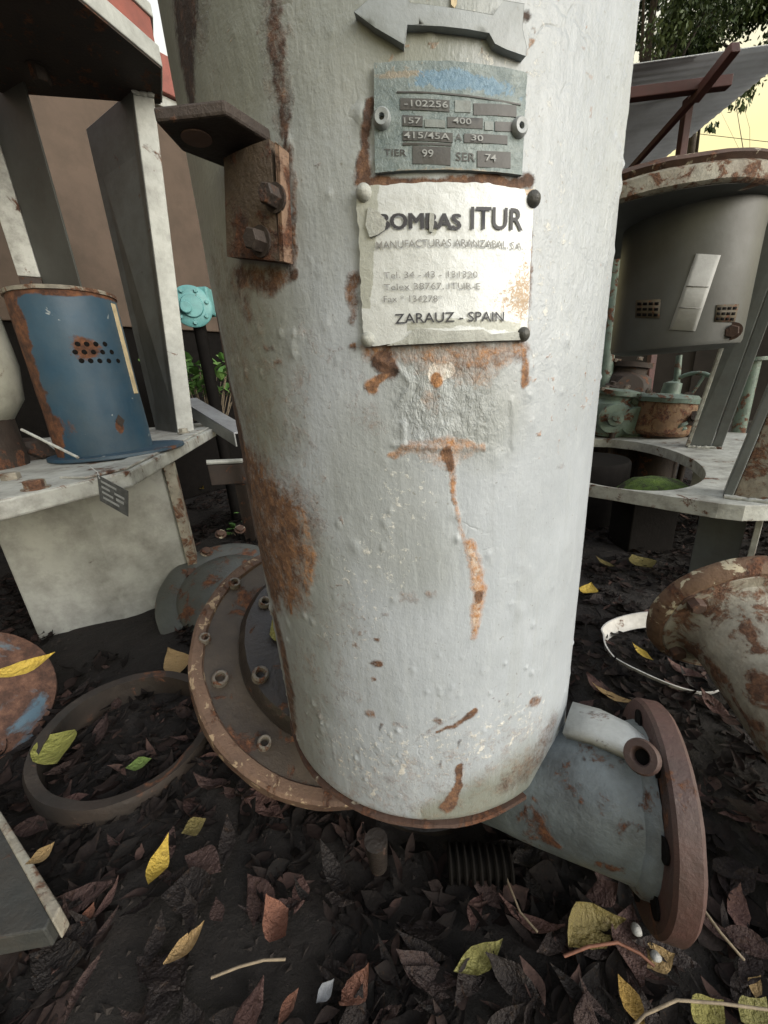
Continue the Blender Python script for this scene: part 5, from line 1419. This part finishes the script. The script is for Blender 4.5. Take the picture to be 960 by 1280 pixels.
yleaf((330, 805), (362, 780), .34, .1, 'leaf_olive', 'olive leaf lying on the dark hub of the leaning flange', z=None)
lf = bpy.context.scene.collection.objects[-1]
pp_ = onplane(350, 790, dc+dn*.058, dn); lf.location = pp_; lf.rotation_mode = 'QUATERNION'
lf.rotation_quaternion = dn.to_track_quat('Z', 'X'); lf.scale = (.07, .07, .07)
yleaf((336, 1131), (360, 1182), .30, .8, 'leaf_red', 'crumpled red-brown leaf in the litter left of centre', twist=1.4, wav=.12)
yleaf((426, 1264), (462, 1214), .28, .8, 'leaf_red', 'crumpled orange-brown leaf at bottom centre', twist=1.2, wav=.12)
yleaf((348, 1286), (374, 1238), .20, .3, 'leaf_red', 'long orange-red leaf cut by the bottom edge')
yleaf((104, 1160), (118, 1130), .30, .3, 'leaf_red', 'small orange scrap of leaf beside the steel beam end')
yleaf((42, 1200), (112, 1196), .30, .35, 'leaf_brown', 'large stiff brown leaf at the lower left corner', fold=.15)
yleaf((205, 1128), (272, 1108), .36, .4, 'leaf_brown', 'broad maroon leaf beside the curled yellow crescent leaf', fold=.2)
yleaf((180, 1222), (204, 1142), .17, .3, 'leaf_brown', 'long maroon leaf left of the pale tan leaf')
yleaf((402, 1062), (446, 1140), .13, .5, 'leaf_brown', 'long brown leaf pointing toward the foot of the barrel')
yleaf((396, 1256), (418, 1226), .28, .3, 'galv', 'pale grey-blue torn scrap in the bottom litter', name='scrap_piece', cat='scrap')
yleaf((866, 1282), (902, 1256), .32, .4, 'leaf_olive', 'olive leaf on a curved stem at bottom right')
yleaf((925, 1282), (955, 1252), .32, .4, 'leaf_olive', 'dull olive leaf in the bottom right corner')
yleaf((806, 1212), (842, 1196), .30, .3, 'leaf_tan', 'pale tan leaf touching the flange foot beside a white pebble', wav=.1)
yleaf((944, 1250), (950, 1222), .22, .3, 'leaf_tan', 'small tan leaf near the right edge of the litter')
yleaf((248, 594), (256, 616), .09, .1, 'leaf_yellow', 'thin orange leaf on dark soil behind the white pedestal', z=.03)
# twigs and pebbles
def twig(pts, r, label, mk='twig', name='twig', cat='twig'):
    P = []
    for x, y, h in pts:
        q = onz(x, y, .03); P.append(onz(x, y, max(gh(q.x, q.y), 0)+.025+h))
    o = MB().tube(P, r, 7).build(name, M[mk], None, smooth=60, loc=P[0])
    return tag(o, label, cat)
twig([(264, 1222, .01), (300, 1208, .015), (330, 1200, .012), (357, 1199, .01)], .0018, 'thin pale straight twig across the litter at bottom left')
twig([(785, 1290, 0), (806, 1268, .02), (846, 1250, .03), (900, 1254, .03), (960, 1262, .02)], .0017, 'curved pale stem arching across the bottom right corner')
twig([(705, 1195, .01), (736, 1183, .02), (772, 1178, .015), (800, 1192, .01), (818, 1208, .01)], .002, 'reddish brown stem joining two leaves under the flange', 'leaf_red')
twig([(860, 1110, 0), (900, 1165, .01), (930, 1200, 0)], .002, 'dark thin twig on soil right of the flange')
twig([(626, 1080, .0), (650, 1140, .01), (672, 1165, .01)], .0016, 'thin dark stem below the outlet pipe')
def pebble(x, y, r, label):
    q = onz(x, y, .03)
    o = MB().lathe([(0, -r*.6), (r*.7, -r*.45), (r, 0), (r*.75, r*.5), (0, r*.68)], (q.x, q.y, max(gh(q.x, q.y), 0)+.03), (.2, .1, 1), 14).build('pebble', M['pebble'], None, smooth=80, warp=(r*.4, 1/r*.4), loc=(q.x, q.y, 0))
    tag(o, label, 'pebble')
pebble(795, 1168, .008, 'white pebble tucked against the outlet flange foot')
pebble(818, 1200, .007, 'white pebble on the pale tan leaf near the flange')
pebble(838, 1116, .012, 'pale pebble at the lower rim of outlet flange')
# ribbed dark hose under the outlet
h0, h1 = onz(562, 1084, .012), onz(636, 1086, .012)
hs_ = thing('ribbed_hose', 'dark ribbed hose lying in the shade under the outlet pipe', 'hose', h0)
for k in range(9):
    p_ = h0+(h1-h0)*(k/8)
    MB().lathe([(.020, -.003), (.027, -.003), (.029, 0), (.027, .003), (.020, .003), (.020, -.003)], p_+Vector((0, 0, .012)), (h1-h0), 24).build('rib', M['black_gap'], hs_, smooth=40)
MB().tube([h0+Vector((0, 0, .012)), h1+Vector((0, 0, .012))], .022, 18).build('tube', M['black_gap'], hs_, smooth=40)

# dead leaves: the nearest as single leaves, the rest as one carpet
protos = [leaf_mesh('dead_leaf', w, c, t, M['leaf_brown'], f, wv) for w, c, t, f, wv in ((.15, .22, .5, .3, .05), (.22, .15, -.4, .2, .08), (.11, .4, .7, .4, .04), (.25, .12, .3, .15, .09), (.17, .6, -.8, .4, .10), (.085, .2, .3, .5, .03))]
def blocked(x, y):
    if (x-TC.x)**2+(y-TC.y)**2 < .16**2: return True
    return False
cnt = 0
while cnt < 240:
    px, py = rng.uniform(-20, 980), rng.uniform(690, 1300)
    q = onz(px, py, .01)
    if q.y > 2.4 or blocked(q.x, q.y): continue
    L = rng.uniform(.040, .100)
    o = place_leaf(protos[cnt % 6], 'dead_leaf', (q.x, q.y, gh(q.x, q.y)+rng.uniform(.010, .024)), rng.uniform(0, 6.28), L, rng.normal(0, .16), rng.normal(0, .28))
    kind = ('narrow', 'plain', 'slender', 'broad', 'curled', 'strap-like')[cnt % 6]
    where = ('inside the rusted steel ring' if (q.x-rc_.x)**2+(q.y-rc_.y)**2 < .16**2 else 'inside the white hoop' if (q.x-hc_.x)**2+(q.y-hc_.y)**2 < .14**2
             else 'between the barrel and the white base ring' if q.x > .25 and q.y > .6 else 'below the outlet flange' if q.x > .18 else 'beside the pale-edged steel plate' if q.x < -.35 and q.y < .55
             else 'between white pedestal and steel ring' if q.x < -.3 else 'in the litter in front of the barrel foot' if q.y < .6 else 'in the dark behind the barrel')
    tag(o, f'{kind} brown dead leaf {where}', 'leaf', 'dead leaves in the litter'); cnt += 1
def litter():
    base = []
    for me in protos:
        n = len(me.vertices); a = np.zeros(n*3); me.vertices.foreach_get('co', a); base.append(a.reshape(-1, 3))
    faces = np.array([p.vertices[:] for p in protos[0].polygons])
    n = 16000
    Vs = []; Fs = []; tint = []
    px = rng.uniform(-1.9, 2.2, n*3); py = rng.uniform(.05, 3.4, n*3)
    keep = (rng.uniform(0, 1, n*3) < np.clip(1.3-.26*py, .3, 1)) & (((px-TC.x)**2+(py-TC.y)**2) > .15**2)
    clump = fbm(np.stack([px, py, px*0], -1), 3.0, 91, 3); keep &= clump > .40
    px, py = px[keep][:n], py[keep][:n]
    hz = ground_h(px, py)
    nv = len(base[0])
    for k in range(len(px)):
        L = rng.uniform(.016, .062); a = rng.uniform(0, 6.28); b1 = rng.normal(0, .2); g1_ = rng.normal(0, .3)
        ca, sa, cb, sb, cg, sg = math.cos(a), math.sin(a), math.cos(b1), math.sin(b1), math.cos(g1_), math.sin(g1_)
        Rm = np.array([[ca*cb, ca*sb*sg-sa*cg, ca*sb*cg+sa*sg], [sa*cb, sa*sb*sg+ca*cg, sa*sb*cg-ca*sg], [-sb, cb*sg, cb*cg]])
        Vs.append((base[k % 6]*np.array([L, L*rng.uniform(.7, 1.5), L]))@Rm.T+np.array([px[k], py[k], hz[k]+rng.uniform(.002, .02)]))
        Fs.append(faces+k*nv); tint.append(np.full(nv, rng.uniform(0, 1)**1.6))
    V = np.concatenate(Vs); F = np.concatenate(Fs)
    me = bpy.data.meshes.new('leaf_litter')
    me.vertices.add(len(V)); me.vertices.foreach_set('co', V.ravel())
    me.loops.add(F.size); me.loops.foreach_set('vertex_index', F.ravel().astype(np.int32))
    me.polygons.add(len(F)); me.polygons.foreach_set('loop_start', np.arange(0, F.size, 4, dtype=np.int32))
    me.update(calc_edges=True)
    me.polygons.foreach_set('use_smooth', [True]*len(me.polygons))
    a = me.attributes.new('tint', 'FLOAT', 'POINT'); a.data.foreach_set('value', np.concatenate(tint).astype(np.float32))
    me.materials.append(M['litter'])
    o = bpy.data.objects.new('leaf_litter', me); COL.objects.link(o)
    tag(o, 'carpet of dark dead leaves on the soil', kind='stuff')
litter()
def crumbs():
    """small clods and bits of bark between the leaves"""
    n = 9000
    px = rng.uniform(-1.5, 1.6, n); py = rng.uniform(.05, 2.6, n); hz = ground_h(px, py)
    T = np.array([(1, 0, 0), (-.5, .87, 0), (-.5, -.87, 0), (0, 0, .8)]); FT = np.array([(0, 1, 3), (1, 2, 3), (2, 0, 3)])
    V = []; F = []
    for k in range(n):
        s = rng.uniform(.0018, .0055); a = rng.uniform(0, 6.28); c, q = math.cos(a), math.sin(a)
        w = T*np.array([s*rng.uniform(.6, 2.2), s, s])+rng.normal(0, s*.25, (4, 3))
        V.append(np.stack([w[:, 0]*c-w[:, 1]*q, w[:, 0]*q+w[:, 1]*c, w[:, 2]], -1)+np.array([px[k], py[k], hz[k]])); F.append(FT+k*4)
    b = MB(); b.v = [tuple(x) for x in np.concatenate(V)]; b.f = [tuple(int(i) for i in x) for x in np.concatenate(F)]
    tag(b.build('soil_crumbs', plain('soil_crumb', (.022, .017, .014), .9, 20, .5)), 'dark crumbs of soil and bark', kind='stuff')
crumbs()
